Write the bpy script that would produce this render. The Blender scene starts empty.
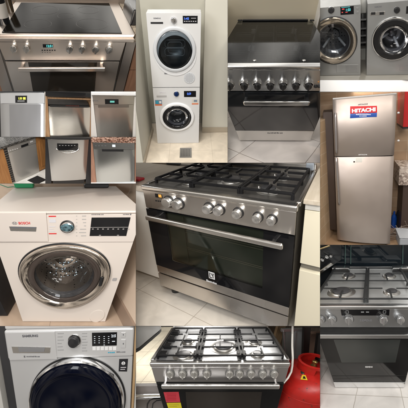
import bpy, bmesh, math, random
from mathutils import Vector, Matrix
random.seed(7)
SC = bpy.context.scene
COL = SC.collection
# ------------------------------------------------------------------ camera, world, lamps, exposure
FPX = 300.0                                   # focal length in photo pixels (photo is 408 px wide)
camd = bpy.data.cameras.new('camera'); cam = bpy.data.objects.new('camera', camd); COL.objects.link(cam)
cam.location = (0, 0, 0); cam.rotation_euler = (math.radians(90), 0, 0)
camd.sensor_width = 36.0; camd.lens = 36.0 * FPX / 408.0
camd.clip_start = 0.05; camd.clip_end = 100
SC.camera = cam
world = bpy.data.worlds.new('World'); SC.world = world; world.use_nodes = True
wt = world.node_tree; wn = wt.nodes; wl = wt.links; wn.clear()
wo = wn.new('ShaderNodeOutputWorld'); wb = wn.new('ShaderNodeBackground'); wl.new(wb.outputs[0], wo.inputs[0])
tc = wn.new('ShaderNodeTexCoord'); sp = wn.new('ShaderNodeSeparateXYZ'); wl.new(tc.outputs['Generated'], sp.inputs[0])
rz = wn.new('ShaderNodeValToRGB')             # dim floor, room walls, bright ceiling
rz.color_ramp.elements[0].position = 0.0; rz.color_ramp.elements[0].color = (.16, .145, .13, 1)
rz.color_ramp.elements[1].position = 1.0; rz.color_ramp.elements[1].color = (.62, .60, .57, 1)
for p, c in ((.45, (.26, .24, .22)), (.6, (.40, .375, .35)), (.72, (.62, .60, .57)), (.85, (.9, .88, .85))):
    e = rz.color_ramp.elements.new(p); e.color = (*c, 1)
mr = wn.new('ShaderNodeMapRange'); mr.inputs[1].default_value = -1; mr.inputs[2].default_value = 1
wl.new(sp.outputs[2], mr.inputs[0]); wl.new(mr.outputs[0], rz.inputs[0])
wm = wn.new('ShaderNodeMapping'); wm.inputs['Scale'].default_value = (4.6, 4.6, .5); wl.new(tc.outputs['Generated'], wm.inputs[0])
wz = wn.new('ShaderNodeTexNoise'); wz.inputs['Scale'].default_value = 1.35; wz.inputs['Detail'].default_value = 2.5; wl.new(wm.outputs[0], wz.inputs['Vector'])
wr = wn.new('ShaderNodeValToRGB'); wr.color_ramp.elements[0].position = .40; wr.color_ramp.elements[0].color = (.16, .16, .165, 1)
wr.color_ramp.elements[1].position = .64; wr.color_ramp.elements[1].color = (2.1, 2.08, 2.02, 1); wl.new(wz.outputs[0], wr.inputs[0])
wx = wn.new('ShaderNodeMix'); wx.data_type = 'RGBA'; wx.blend_type = 'MULTIPLY'; wx.inputs[0].default_value = 1
wl.new(rz.outputs[0], wx.inputs[6]); wl.new(wr.outputs[0], wx.inputs[7]); wl.new(wx.outputs[2], wb.inputs['Color'])
wb.inputs['Strength'].default_value = 0.95

def lamp(name, loc, target, size, power, color=(1, .96, .9)):
    l = bpy.data.lights.new(name, 'AREA'); l.shape = 'RECTANGLE'; l.size, l.size_y = size; l.energy = power; l.color = color
    o = bpy.data.objects.new(name, l); COL.objects.link(o); o.location = loc
    o.rotation_euler = (Vector(target) - Vector(loc)).to_track_quat('-Z', 'Y').to_euler(); return o
lamp('ceiling_lamp', (-.9, -.3, 2.3), (-.4, 3, -.2), (1.3, .5), 42)
lamp('ceiling_lamp', (1.5, -.8, 2.0), (.3, 3, -.4), (.9, .9), 30, (1, .95, .88))
lamp('side_fill', (-2.4, -1.4, .3), (0, 3, 0), (1.0, 1.8), 55, (.95, .97, 1))  # added soft fill from the left, behind the camera
lamp('front_fill', (-.35, -.9, .8), (0, 3, -.1), (1.5, .5), 56, (1, .97, .93))  # added frontal fill near the camera, evens out the sets
lamp('hidden_fill', (-.9, 4.7, -1.45), (-.9, 5.0, -2.9), (.5, .7), 16, (1, .97, .92))      # added fill, hidden from view, on the tiled floor beside the gas range
lamp('hidden_fill', (.25, 3.62, -1.34), (.12, 3.3, -1.9), (1.1, .1), 4.2)                    # added unseen light for the gas range hob
lamp('hidden_fill', (1.95, 3.9, -.15), (1.75, 3.3, -1.0), (.6, .3), 9, (.95, .98, 1))       # extra light out of view, brightens the lower right cooker
lamp('hidden_fill', (2.02, 3.14, 1.25), (2.06, 3.25, 0), (.8, .06), 1.8, (1, .88, .74))          # small added light behind the white strip, brightens the fridge corner
SC.view_settings.view_transform = 'Standard'; SC.view_settings.look = 'None'
SC.view_settings.exposure = 0.46; SC.view_settings.gamma = 1.0
SC.render.engine = 'CYCLES'; SC.cycles.max_bounces = 8; SC.cycles.transparent_max_bounces = 12

# ------------------------------------------------------------------ the compartments of the display (pose, size and build of each)
POSE = {
    'A': dict(rv=(0.9639, 0.0045, 0.1178), t=(-0.7719, 1.6406, 0.8911), W=0.6664, hp=0.124, hd=0.2122, wg=0.6259, d0=0.0333, dg=0.5428, tz=0.2277, ty=-0.1913, sxz=0.3006, sxy=-0.1681, syz=-0.1154, szy=-0.1295),
    'C': dict(rv=(0.3169, -0.0099, -0.0177), t=(-1.0262, 2.1966, -0.8593), W=0.6084, H=0.8479, D=0.6408, zr=0.3767, r=0.2417, tz=0.8447, ty=-0.418, sxz=0.1525, sxy=-0.4479, syz=0.0197, szy=-0.0049),
    'D': dict(rv=(0.1878, -0.0022, 0.0384), t=(-0.5888, 1.3169, -0.5486), W=0.5596, hp=0.1403, zb=0.4048, D=0.5, tz=0.1746, ty=0.0, sxz=0.0348, sxy=0.0, syz=0.0, szy=0.0),
    'E': dict(rv=(0.7522, -0.006, 0.0376), t=(-0.3891, 4.528, 0.9207), W=0.619, H=0.8358, g=0.0109, tz=-0.0003, ty=0.0, sxz=0.0201, sxy=0.0, syz=0.0, szy=0.0),
    'F': dict(rv=(1.094, -0.0037, -0.0248), t=(0.5304, 2.2453, 0.4862), W=0.5179, H=0.8464, D=0.6282, hp=0.2008, hb=0.1477, tz=0.1204, ty=-0.3906, sxz=-0.2235, sxy=0.1489, syz=-0.3368, szy=-0.297),
    'G': dict(rv=(0.742, 0.0006, -0.3884), t=(2.2587, 4.1675, 1.7922), W=0.614, H=0.8439, gap=0.0778, r=0.2585, zr=0.4271, tz=-0.0184, ty=0.0693, sxz=-0.1854, sxy=-0.02, syz=0.0212, szy=0.0208),
    'H': dict(rv=(0.3626, -0.028, -0.3949), t=(2.0179, 3.8104, -0.4965), W=0.5917, H=1.7625, zs=1.1172, D=0.6, tz=0.0258, ty=0.0, sxz=-0.0707, sxy=0.0, syz=-0.0, szy=0.0),
    'I': dict(rv=(0.3991, 0.0176, -0.6013), t=(0.0796, 1.863, -0.6177), W=0.9, H=0.7323, D=0.6199, hp=0.126, hd=0.1719, tz=0.0183, ty=-0.1449, sxz=0.0623, sxy=-0.08, syz=-0.0512, szy=-0.054),
    'J': dict(rv=(0.1823, -0.011, -0.016), t=(0.1032, 1.9606, -1.0336), W=0.9006, hp=0.1679, hd=0.2816, D=0.5817, tz=0.2495, ty=-0.1754, sxz=-0.014, sxy=0.0444, syz=-0.2247, szy=-0.2295),
    'K': dict(rv=(0.2977, -0.0015, -0.0029), t=(1.435, 2.597, -1.5714), W=0.5842, H=0.9255, hp=0.2113, D=0.6027, tz=0.4279, ty=-0.5985, sxz=-0.2852, sxy=0.5549, syz=-0.1795, szy=-0.062),
    'B1': dict(rv=(0.0223, -0.0101, 0.0208), t=(-2.6099, 4.3215, 0.9646), W=0.6021, H=0.6334, tz=0.0452, ty=0.0, sxz=0.0115, sxy=0.0, syz=0.0, szy=0.0),
    'B2': dict(rv=(0.7644, 0.065, 0.5764), t=(-2.2054, 4.9529, 1.1074), W=0.5982, H=0.5327, tz=0.0123, ty=0.0, sxz=0.0119, sxy=0.0, syz=-0.0, szy=0.0),
    'B3': dict(rv=(0.7876, 0.0312, 0.3725), t=(-1.5687, 5.2943, 1.1845), W=0.592, H=0.7741, tz=0.0855, ty=0.0, sxz=0.0109, sxy=0.0, syz=-0.0, szy=0.0),
    'B4': dict(rv=(0.6435, -0.1862, 1.1784), t=(-3.8062, 6.4759, 0.5905), W=0.5991, H=0.8174, tz=0.0979, ty=0.0, sxz=-0.0237, sxy=0.0, syz=-0.0, szy=0.0),
    'B5': dict(rv=(0.7392, 0.0996, 0.5135), t=(-2.5675, 5.706, 0.4352), W=0.5919, H=0.9094, tz=0.1126, ty=0.0, sxz=0.008, sxy=0.0, syz=-0.0, szy=0.0),
    'B6': dict(rv=(0.6566, 0.0493, 0.2553), t=(-1.4625, 4.976, 0.3655), W=0.5983, H=0.7237, tz=0.0208, ty=0.0, sxz=0.0114, sxy=0.0, syz=-0.0, szy=0.0),
}
WINDOW = {'A': (-1, 0 - 1, 135.8, 91.3), 'B1': (-1, 91.5, 45.3, 136.8), 'B2': (45.5, 91.5, 90.8, 136.8), 'B3': (91.0, 91.5, 135.8, 136.8),
          'B4': (-1, 137.0, 45.3, 183.4), 'B5': (45.5, 137.0, 90.8, 183.4), 'B6': (91.0, 137.0, 135.8, 183.4),
          'C': (-1, 183.6, 135.8, 326.0), 'D': (-1, 326.2, 135.8, 409), 'E': (136.0, -1, 227.6, 162.7), 'F': (227.8, -1, 320.0, 162.7),
          'G': (320.2, -1, 409, 79.9), 'H': (320.2, 91.6, 409, 244.8), 'I': (136.0, 162.9, 320.0, 325.9), 'J': (136.0, 326.1, 320.0, 409),
          'K': (320.2, 245.0, 409, 409)}

def rotm(rv):
    v = Vector(rv); return Matrix.Rotation(v.length, 3, v.normalized())

class Cell:
    """one compartment: its own upright frame (x right, y back, z up; front of the appliance at y=0)"""
    def __init__(s, key, scale_at=3.0):
        p = POSE[key]; s.p = p; s.key = key; s.R = rotm(p['rv']); s.t = Vector(p['t'])
        s.d = [p[k] for k in ('tz', 'ty', 'sxz', 'sxy', 'syz', 'szy')]
        u0, v0, u1, v1 = WINDOW[key]
        s.win = WINDOW[key]; s.k = 1.0
        zc = p['H'] / 2 if 'H' in p else -.1
        s.k = scale_at / s.w(0, 0, zc).y
        def ray(u, v): return Vector(((u - 204) / FPX, 1, (204 - v) / FPX))
        c = [ray(u0, v0), ray(u1, v0), ray(u1, v1), ray(u0, v1)]
        s.planes = []
        for i in range(4):
            n = c[i].cross(c[(i + 1) % 4]).normalized()
            mid = ray((u0 + u1) / 2, (v0 + v1) / 2)
            if n.dot(mid) > 0: n = -n
            s.planes.append(n)            # outward normals
    def w(s, x, y, z):
        tz, ty, sxz, sxy, syz, szy = s.d
        f = 1 + tz * z + ty * y
        q = Vector((x * f + sxz * z + sxy * y, y + syz * z, z + szy * y))
        return (s.R @ q + s.t) * s.k
    def px(s, x, y, z):
        q = s.w(x, y, z); return 204 + FPX * q.x / q.y, 204 - FPX * q.z / q.y
    def _solve(s, fn, u, v, a, b):
        for _ in range(25):
            e = 1e-4
            p0 = s.px(*fn(a, b)); pa = s.px(*fn(a + e, b)); pb = s.px(*fn(a, b + e))
            j = [[(pa[0] - p0[0]) / e, (pb[0] - p0[0]) / e], [(pa[1] - p0[1]) / e, (pb[1] - p0[1]) / e]]
            det = j[0][0] * j[1][1] - j[0][1] * j[1][0]
            if abs(det) < 1e-9: break
            du, dv = u - p0[0], v - p0[1]
            da = (j[1][1] * du - j[0][1] * dv) / det; db = (-j[1][0] * du + j[0][0] * dv) / det
            m = max(abs(da), abs(db)); k = min(1, .4 / m) if m > 0 else 1
            a += da * k; b += db * k
            if m < 1e-7: break
        return a, b
    def F(s, u, v, y=0.0): return s._solve(lambda a, b: (a, y, b), u, v, 0, .2)     # (x, z) on the plane y
    def T(s, u, v, z=0.0): return s._solve(lambda a, b: (a, b, z), u, v, 0, .2)     # (x, y) on the plane z
    def S(s, u, v, x=0.0): return s._solve(lambda a, b: (x, a, b), u, v, .2, .2)    # (y, z) on the plane x

# ------------------------------------------------------------------ materials
MATS = {}
def newmat(name):
    m = bpy.data.materials.new(name); m.use_nodes = True
    return m, m.node_tree.nodes, m.node_tree.links, m.node_tree.nodes['Principled BSDF']
def lc(n):
    a = n.new('ShaderNodeAttribute'); a.attribute_name = 'lc'; return a.outputs['Vector']
def plain(name, col, rough=.5, metal=0.0, var=.08, scale=9, bump=0.0, emit=None, coat=0.0, spec=.5):
    key = ('p', name)
    if key in MATS: return MATS[key]
    m, n, l, b = newmat(name); MATS[key] = m
    mp = lc(n); z = n.new('ShaderNodeTexNoise'); z.inputs['Scale'].default_value = scale; z.inputs['Detail'].default_value = 5
    l.new(mp, z.inputs['Vector'])
    mix = n.new('ShaderNodeMix'); mix.data_type = 'RGBA'; l.new(z.outputs[0], mix.inputs[0])
    mix.inputs[6].default_value = (*[c * (1 - var) for c in col], 1); mix.inputs[7].default_value = (*[min(1, c * (1 + var)) for c in col], 1)
    l.new(mix.outputs[2], b.inputs['Base Color'])
    r = n.new('ShaderNodeMapRange'); rv = .04 if name.startswith('white') else .2
    r.inputs[3].default_value = max(.02, rough * (1 - rv)); r.inputs[4].default_value = min(1, rough * (1 + rv))
    z2 = n.new('ShaderNodeTexNoise'); z2.inputs['Scale'].default_value = scale * 2.7; l.new(mp, z2.inputs['Vector'])
    l.new(z2.outputs[0], r.inputs[0]); l.new(r.outputs[0], b.inputs['Roughness'])
    b.inputs['Metallic'].default_value = metal; b.inputs['Specular IOR Level'].default_value = spec
    b.inputs['Coat Weight'].default_value = coat
    if bump:
        bp = n.new('ShaderNodeBump'); bp.inputs['Strength'].default_value = bump; bp.inputs['Distance'].default_value = .002
        z3 = n.new('ShaderNodeTexNoise'); z3.inputs['Scale'].default_value = 140; l.new(mp, z3.inputs['Vector'])
        l.new(z3.outputs[0], bp.inputs['Height']); l.new(bp.outputs[0], b.inputs['Normal'])
    if emit: b.inputs['Emission Color'].default_value = (*emit[:3], 1); b.inputs['Emission Strength'].default_value = emit[3] * .32
    return m
def steel(cell, name='steel', col=(.56, .55, .53), rough=.30, aniso=.75, grain='x', var=.10):
    key = ('s', cell.key, name)
    if key in MATS: return MATS[key]
    m, n, l, b = newmat('brushed_' + name); MATS[key] = m
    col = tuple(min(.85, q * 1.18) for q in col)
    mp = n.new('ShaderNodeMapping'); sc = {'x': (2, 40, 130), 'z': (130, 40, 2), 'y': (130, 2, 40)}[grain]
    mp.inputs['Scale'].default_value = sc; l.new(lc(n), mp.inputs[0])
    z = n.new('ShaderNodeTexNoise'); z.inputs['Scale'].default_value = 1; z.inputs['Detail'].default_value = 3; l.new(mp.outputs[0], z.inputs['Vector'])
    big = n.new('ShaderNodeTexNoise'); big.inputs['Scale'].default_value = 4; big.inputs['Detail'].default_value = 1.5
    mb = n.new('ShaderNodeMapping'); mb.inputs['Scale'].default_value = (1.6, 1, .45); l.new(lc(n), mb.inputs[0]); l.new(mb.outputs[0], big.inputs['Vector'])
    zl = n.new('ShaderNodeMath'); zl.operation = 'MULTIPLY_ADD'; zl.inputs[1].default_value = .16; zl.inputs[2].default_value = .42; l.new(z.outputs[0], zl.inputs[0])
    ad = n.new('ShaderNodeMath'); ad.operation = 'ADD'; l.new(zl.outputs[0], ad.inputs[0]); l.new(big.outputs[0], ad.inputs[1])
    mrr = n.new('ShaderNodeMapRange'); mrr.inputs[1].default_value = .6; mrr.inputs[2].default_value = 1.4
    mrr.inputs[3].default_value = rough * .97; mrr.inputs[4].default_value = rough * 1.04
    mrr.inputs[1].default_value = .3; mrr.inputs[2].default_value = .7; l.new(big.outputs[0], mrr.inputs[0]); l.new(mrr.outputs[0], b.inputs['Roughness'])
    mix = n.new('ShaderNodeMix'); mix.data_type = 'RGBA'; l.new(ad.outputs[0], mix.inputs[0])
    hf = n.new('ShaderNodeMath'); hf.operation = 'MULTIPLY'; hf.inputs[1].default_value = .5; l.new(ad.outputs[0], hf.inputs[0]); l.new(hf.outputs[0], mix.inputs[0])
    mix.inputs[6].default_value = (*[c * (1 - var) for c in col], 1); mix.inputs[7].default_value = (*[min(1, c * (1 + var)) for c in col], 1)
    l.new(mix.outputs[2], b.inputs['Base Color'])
    b.inputs['Metallic'].default_value = 1; b.inputs['Anisotropic'].default_value = aniso
    ax = {'x': Vector((0, 0, 1)), 'z': Vector((1, 0, 0)), 'y': Vector((1, 0, 0))}[grain]   # blur runs across the grain
    tv = (cell.R @ ax).normalized(); c = n.new('ShaderNodeCombineXYZ')
    for i in range(3): c.inputs[i].default_value = tv[i]
    l.new(c.outputs[0], b.inputs['Tangent'])
    return m
def tiles(name, c1, c2, mortar, w, h, plane='xy', rot=0, off=(0, 0), gap=.006, rough=.3, stagger=0.0, warm=None):
    m, n, l, b = newmat(name)
    s = n.new('ShaderNodeSeparateXYZ'); l.new(lc(n), s.inputs[0]); c = n.new('ShaderNodeCombineXYZ')
    l.new(s.outputs['XYZ'.index(plane[0].upper())], c.inputs[0]); l.new(s.outputs['XYZ'.index(plane[1].upper())], c.inputs[1])
    mp = n.new('ShaderNodeMapping'); mp.inputs['Rotation'].default_value = (0, 0, math.radians(rot)); mp.inputs['Location'].default_value = (off[0], off[1], 0)
    l.new(c.outputs[0], mp.inputs[0])
    k = n.new('ShaderNodeTexBrick'); k.offset = stagger; k.squash = 1
    k.inputs['Scale'].default_value = 1; k.inputs['Brick Width'].default_value = w; k.inputs['Row Height'].default_value = h
    k.inputs['Mortar Size'].default_value = gap / 2; k.inputs['Mortar Smooth'].default_value = .1
    k.inputs['Color1'].default_value = (*c1, 1); k.inputs['Color2'].default_value = (*c2, 1); k.inputs['Mortar'].default_value = (*mortar, 1)
    l.new(mp.outputs[0], k.inputs['Vector'])
    z = n.new('ShaderNodeTexNoise'); z.inputs['Scale'].default_value = 6; z.inputs['Detail'].default_value = 7; l.new(lc(n), z.inputs['Vector'])
    z.inputs['Distortion'].default_value = .8
    r = n.new('ShaderNodeMapRange'); r.inputs[1].default_value = .3; r.inputs[2].default_value = .7; r.inputs[3].default_value = .84; r.inputs[4].default_value = 1.08; l.new(z.outputs[0], r.inputs[0])
    x = n.new('ShaderNodeMix'); x.data_type = 'RGBA'; x.blend_type = 'MULTIPLY'; x.inputs[0].default_value = 1
    l.new(k.outputs['Color'], x.inputs[6]); l.new(r.outputs[0], x.inputs[7]); l.new(x.outputs[2], b.inputs['Base Color'])
    b.inputs['Roughness'].default_value = rough
    bp = n.new('ShaderNodeBump'); bp.invert = True; bp.inputs['Strength'].default_value = .5; bp.inputs['Distance'].default_value = .002
    l.new(k.outputs['Fac'], bp.inputs['Height']); l.new(bp.outputs[0], b.inputs['Normal'])
    return m
def wood(name, c1, c2, grain='z', rough=.4, scale=9):
    key = ('w', name)
    if key in MATS: return MATS[key]
    m, n, l, b = newmat(name); MATS[key] = m
    mp = n.new('ShaderNodeMapping'); mp.inputs['Scale'].default_value = {'z': (6, 6, .5), 'x': (.5, 6, 6), 'y': (6, .5, 6)}[grain]
    l.new(lc(n), mp.inputs[0])
    z = n.new('ShaderNodeTexNoise'); z.inputs['Scale'].default_value = scale; z.inputs['Detail'].default_value = 7; z.inputs['Distortion'].default_value = .6
    l.new(mp.outputs[0], z.inputs['Vector']); r = n.new('ShaderNodeValToRGB'); l.new(z.outputs[0], r.inputs[0])
    r.color_ramp.elements[0].position = .32; r.color_ramp.elements[0].color = (*c1, 1); r.color_ramp.elements[1].position = .68; r.color_ramp.elements[1].color = (*c2, 1)
    l.new(r.outputs[0], b.inputs['Base Color']); b.inputs['Roughness'].default_value = rough
    return m
def granite(name, c1, c2, c3, rough=.18, scale=120):
    key = ('g', name)
    if key in MATS: return MATS[key]
    m, n, l, b = newmat(name); MATS[key] = m
    v = n.new('ShaderNodeTexVoronoi'); v.inputs['Scale'].default_value = scale; l.new(lc(n), v.inputs['Vector'])
    z = n.new('ShaderNodeTexNoise'); z.inputs['Scale'].default_value = scale * .35; z.inputs['Detail'].default_value = 6; l.new(lc(n), z.inputs['Vector'])
    s = n.new('ShaderNodeSeparateColor'); l.new(v.outputs['Color'], s.inputs[0])
    mx = n.new('ShaderNodeMix'); l.new(s.outputs[0], mx.inputs[2]); l.new(z.outputs[0], mx.inputs[3]); mx.inputs[0].default_value = .5
    r = n.new('ShaderNodeValToRGB'); l.new(mx.outputs[0], r.inputs[0])
    r.color_ramp.elements[0].position = .3; r.color_ramp.elements[0].color = (*c1, 1); r.color_ramp.elements[1].position = .72; r.color_ramp.elements[1].color = (*c3, 1)
    e = r.color_ramp.elements.new(.5); e.color = (*c2, 1)
    l.new(r.outputs[0], b.inputs['Base Color']); b.inputs['Roughness'].default_value = rough
    return m
def glass(name, tint, rough=.03, clear=.6, ior=1.5):
    """thin tinted pane: lets part of the light through and mirrors by angle"""
    key = ('gl', name)
    if key in MATS: return MATS[key]
    m, n, l, b = newmat(name); MATS[key] = m; n.remove(b); out = [x for x in n if x.type == 'OUTPUT_MATERIAL'][0]
    t = n.new('ShaderNodeBsdfTransparent'); t.inputs[0].default_value = (*[c * clear for c in tint], 1)
    g = n.new('ShaderNodeBsdfGlossy'); g.inputs['Roughness'].default_value = rough; g.inputs[0].default_value = (1, 1, 1, 1)
    f = n.new('ShaderNodeFresnel'); f.inputs[0].default_value = ior
    x = n.new('ShaderNodeMixShader'); l.new(f.outputs[0], x.inputs[0]); l.new(t.outputs[0], x.inputs[1]); l.new(g.outputs[0], x.inputs[2]); l.new(x.outputs[0], out.inputs[0])
    return m
def drum_mat(name, col=(.42, .43, .45), hole=34):
    key = ('d', name)
    if key in MATS: return MATS[key]
    m, n, l, b = newmat(name); MATS[key] = m
    v = n.new('ShaderNodeTexVoronoi'); v.inputs['Scale'].default_value = hole; v.inputs['Randomness'].default_value = .15; l.new(lc(n), v.inputs['Vector'])
    r = n.new('ShaderNodeValToRGB'); l.new(v.outputs['Distance'], r.inputs[0]); r.color_ramp.elements[0].position = .16; r.color_ramp.elements[0].color = (.01, .01, .01, 1)
    r.color_ramp.elements[1].position = .2; r.color_ramp.elements[1].color = (*col, 1); l.new(r.outputs[0], b.inputs['Base Color'])
    b.inputs['Metallic'].default_value = .9; b.inputs['Roughness'].default_value = .28
    return m

chrome = plain('chrome', (.78, .78, .78), .09, 1.0, .03)
satin = plain('satin_metal', (.62, .61, .59), .26, 1.0, .05)
white_enamel = plain('white_enamel', (.54, .535, .525), .28, 0, .02, 4)
white_plastic = plain('white_plastic', (.58, .57, .56), .4, 0, .02)
black_glass = plain('black_glass', (.008, .008, .009), .06, 0, .1, spec=.38)
black_plastic = plain('black_plastic', (.014, .014, .015), .35, 0, .2)
black_iron = plain('cast_iron', (.007, .007, .008), .5, 0, .3, 60, .4, spec=.25)
dark_metal = plain('dark_metal', (.09, .09, .09), .4, .8, .2)
rubber = plain('grey_rubber', (.05, .05, .055), .5, 0, .15)
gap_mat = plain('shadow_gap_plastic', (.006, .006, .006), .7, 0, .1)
ink = plain('grey_ink', (.13, .13, .14), .5)
red_ink = plain('red_ink', (.62, .02, .02), .45)
white_ink = plain('white_ink', (.82, .82, .82), .4)
burner_al = plain('burner_alloy', (.50, .49, .47), .33, .9, .12, 30)
burner_cap = plain('burner_cap_enamel', (.03, .03, .032), .42, 0, .3, 40)

# ------------------------------------------------------------------ mesh builder (compartment coordinates)
class MB:
    def __init__(s): s.v = []; s.f = []
    def add(s, vs, fs):
        o = len(s.v); s.v += [tuple(v) for v in vs]; s.f += [tuple(i + o for i in f) for f in fs]; return s
    def bm(s, bm):
        bm.verts.ensure_lookup_table(); bm.verts.index_update()
        s.add([v.co[:] for v in bm.verts], [[v.index for v in f.verts] for f in bm.faces]); bm.free(); return s
    def box(s, x0, x1, y0, y1, z0, z1, bev=0.0, seg=2):
        if x1 < x0: x0, x1 = x1, x0
        if y1 < y0: y0, y1 = y1, y0
        if z1 < z0: z0, z1 = z1, z0
        return s.hexa([(x0, y0, z0), (x1, y0, z0), (x1, y1, z0), (x0, y1, z0), (x0, y0, z1), (x1, y0, z1), (x1, y1, z1), (x0, y1, z1)], bev, seg)
    def hexa(s, p, bev=0.0, seg=2):
        b = bmesh.new(); v = [b.verts.new(q) for q in p]
        for f in ((0, 3, 2, 1), (4, 5, 6, 7), (0, 1, 5, 4), (1, 2, 6, 5), (2, 3, 7, 6), (3, 0, 4, 7)): b.faces.new([v[i] for i in f])
        bmesh.ops.recalc_face_normals(b, faces=b.faces)
        if bev: bmesh.ops.bevel(b, geom=b.edges[:], offset=bev, segments=seg, affect='EDGES', profile=.5, clamp_overlap=True)
        return s.bm(b)
    def poly(s, pts, axis, a, b_, bev=0.0):
        """outline extruded along an axis: pts are the other two coordinates in xyz order"""
        def P(q, k): return {'y': (q[0], k, q[1]), 'z': (q[0], q[1], k), 'x': (k, q[0], q[1])}[axis]
        b = bmesh.new(); n = len(pts)
        lo = [b.verts.new(P(q, a)) for q in pts]; hi = [b.verts.new(P(q, b_)) for q in pts]
        b.faces.new(lo[::-1]); b.faces.new(hi)
        for i in range(n): b.faces.new((lo[i], lo[(i + 1) % n], hi[(i + 1) % n], hi[i]))
        bmesh.ops.recalc_face_normals(b, faces=b.faces)
        if bev: bmesh.ops.bevel(b, geom=b.edges[:], offset=bev, segments=2, affect='EDGES', profile=.5, clamp_overlap=True)
        return s.bm(b)
    def lathe(s, prof, c, axis='y', n=48, sx=1.0, sz=1.0, closed=False):
        """prof: (radius, offset along axis)"""
        b = bmesh.new(); rings = []
        for r, a in prof:
            ring = []
            for i in range(n):
                t = 2 * math.pi * i / n; p, q = r * math.cos(t) * sx, r * math.sin(t) * sz
                if axis == 'y': co = (c[0] + p, c[1] + a, c[2] + q)
                elif axis == 'z': co = (c[0] + p, c[1] + q, c[2] + a)
                else: co = (c[0] + a, c[1] + p, c[2] + q)
                if r < 1e-6: ring.append(b.verts.new(co)); break
                ring.append(b.verts.new(co))
            rings.append(ring)
        R_ = rings + ([rings[0]] if closed else [])
        for A, B in zip(R_, R_[1:]):
            if A is B: continue
            for i in range(n):
                j = (i + 1) % n
                if len(A) == 1 and len(B) == 1: continue
                if len(A) == 1: b.faces.new((A[0], B[i], B[j]))
                elif len(B) == 1: b.faces.new((A[i], A[j], B[0]))
                else: b.faces.new((A[i], A[j], B[j], B[i]))
        bmesh.ops.recalc_face_normals(b, faces=b.faces)
        return s.bm(b)
    def tube(s, pts, r, n=10, cap=True):
        b = bmesh.new(); pts = [Vector(p) for p in pts]; rings = []; up = None
        for i, p in enumerate(pts):
            t = (pts[min(i + 1, len(pts) - 1)] - pts[max(i - 1, 0)]).normalized()
            if up is None: up = t.orthogonal().normalized()
            up = (up - t * up.dot(t)).normalized(); sd = t.cross(up)
            rr = r[i] if isinstance(r, (list, tuple)) else r
            rings.append([b.verts.new(p + (up * math.cos(2 * math.pi * k / n) + sd * math.sin(2 * math.pi * k / n)) * rr) for k in range(n)])
        for A, B in zip(rings, rings[1:]):
            for i in range(n): b.faces.new((A[i], A[(i + 1) % n], B[(i + 1) % n], B[i]))
        if cap: b.faces.new(rings[0][::-1]); b.faces.new(rings[-1])
        bmesh.ops.recalc_face_normals(b, faces=b.faces)
        return s.bm(b)
    def bar(s, p, q, w, h=None, bev=.001):
        """square bar between two points"""
        h = h or w; p, q = Vector(p), Vector(q); t = (q - p).normalized()
        u = Vector((0, 0, 1)) if abs(t.z) < .9 else Vector((0, 1, 0)); sd = t.cross(u).normalized(); u = sd.cross(t)
        c = []
        for e in (p, q):
            for a, b_ in ((-1, -1), (1, -1), (1, 1), (-1, 1)): c.append(tuple(e + sd * a * w / 2 + u * b_ * h / 2))
        return s.hexa(c, bev, 1)
    def plate_hole(s, x0, x1, z0, z1, cx, cz, r, y0, y1, n=64):
        """flat front with a round opening"""
        def sq(t):
            dx, dz = math.cos(t), math.sin(t); k = 1e9
            if dx > 1e-9: k = min(k, (x1 - cx) / dx)
            if dx < -1e-9: k = min(k, (x0 - cx) / dx)
            if dz > 1e-9: k = min(k, (z1 - cz) / dz)
            if dz < -1e-9: k = min(k, (z0 - cz) / dz)
            return cx + dx * k, cz + dz * k
        ts = [2 * math.pi * i / n for i in range(n)] + [math.atan2(z - cz, x - cx) % (2 * math.pi) for x in (x0, x1) for z in (z0, z1)]
        ts = sorted(set(round(t, 6) for t in ts)); m = len(ts); vs = []
        for y in (y0, y1):
            for t in ts: q = sq(t); vs.append((q[0], y, q[1]))
            for t in ts: vs.append((cx + r * math.cos(t), y, cz + r * math.sin(t)))
        fs = []
        for i in range(m):
            j = (i + 1) % m
            fs += [(i, j, m + j, m + i), (2 * m + i, 3 * m + i, 3 * m + j, 2 * m + j), (m + i, m + j, 3 * m + j, 3 * m + i), (i, 2 * m + i, 2 * m + j, j)]
        return s.add(vs, fs)
    def rrect(s, x0, x1, z0, z1, rad, y0, y1, seg=5, axis='y'):
        pts = []
        for cx, cz, a0 in ((x1 - rad, z1 - rad, 0), (x0 + rad, z1 - rad, 90), (x0 + rad, z0 + rad, 180), (x1 - rad, z0 + rad, 270)):
            for i in range(seg + 1):
                t = math.radians(a0 + 90 * i / seg); pts.append((cx + rad * math.cos(t), cz + rad * math.sin(t)))
        return s.poly(pts, axis, y0, y1)
    def text(s, txt, x0, x1, z0, z1, y, bold=0.0, th=.0012, axis='y', flipx=False):
        c = bpy.data.curves.new('t', 'FONT'); c.body = txt; c.offset = bold; c.resolution_u = 3
        o = bpy.data.objects.new('t', c); COL.objects.link(o); bpy.context.view_layer.update()
        me = o.to_mesh(); vs = [v.co.copy() for v in me.vertices]; fs = [list(p.vertices) for p in me.polygons]
        o.to_mesh_clear(); bpy.data.objects.remove(o); bpy.data.curves.remove(c)
        if not vs: return s
        ax0 = min(v.x for v in vs); ax1 = max(v.x for v in vs); az0 = min(v.y for v in vs); az1 = max(v.y for v in vs)
        def m(v, k):
            X = x0 + (v.x - ax0) / (ax1 - ax0) * (x1 - x0); Z = z0 + (v.y - az0) / (az1 - az0 + 1e-9) * (z1 - z0)
            return (X, k, Z) if axis == 'y' else (X, Z, k)
        n = len(vs)
        # thin raised letters with their edges
        from collections import Counter
        ec = Counter(); od = {}
        for f in fs:
            for i in range(len(f)):
                a, b = f[i], f[(i + 1) % len(f)]; ec[frozenset((a, b))] += 1; od[frozenset((a, b))] = (a, b)
        F = [tuple(f) for f in fs]
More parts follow.
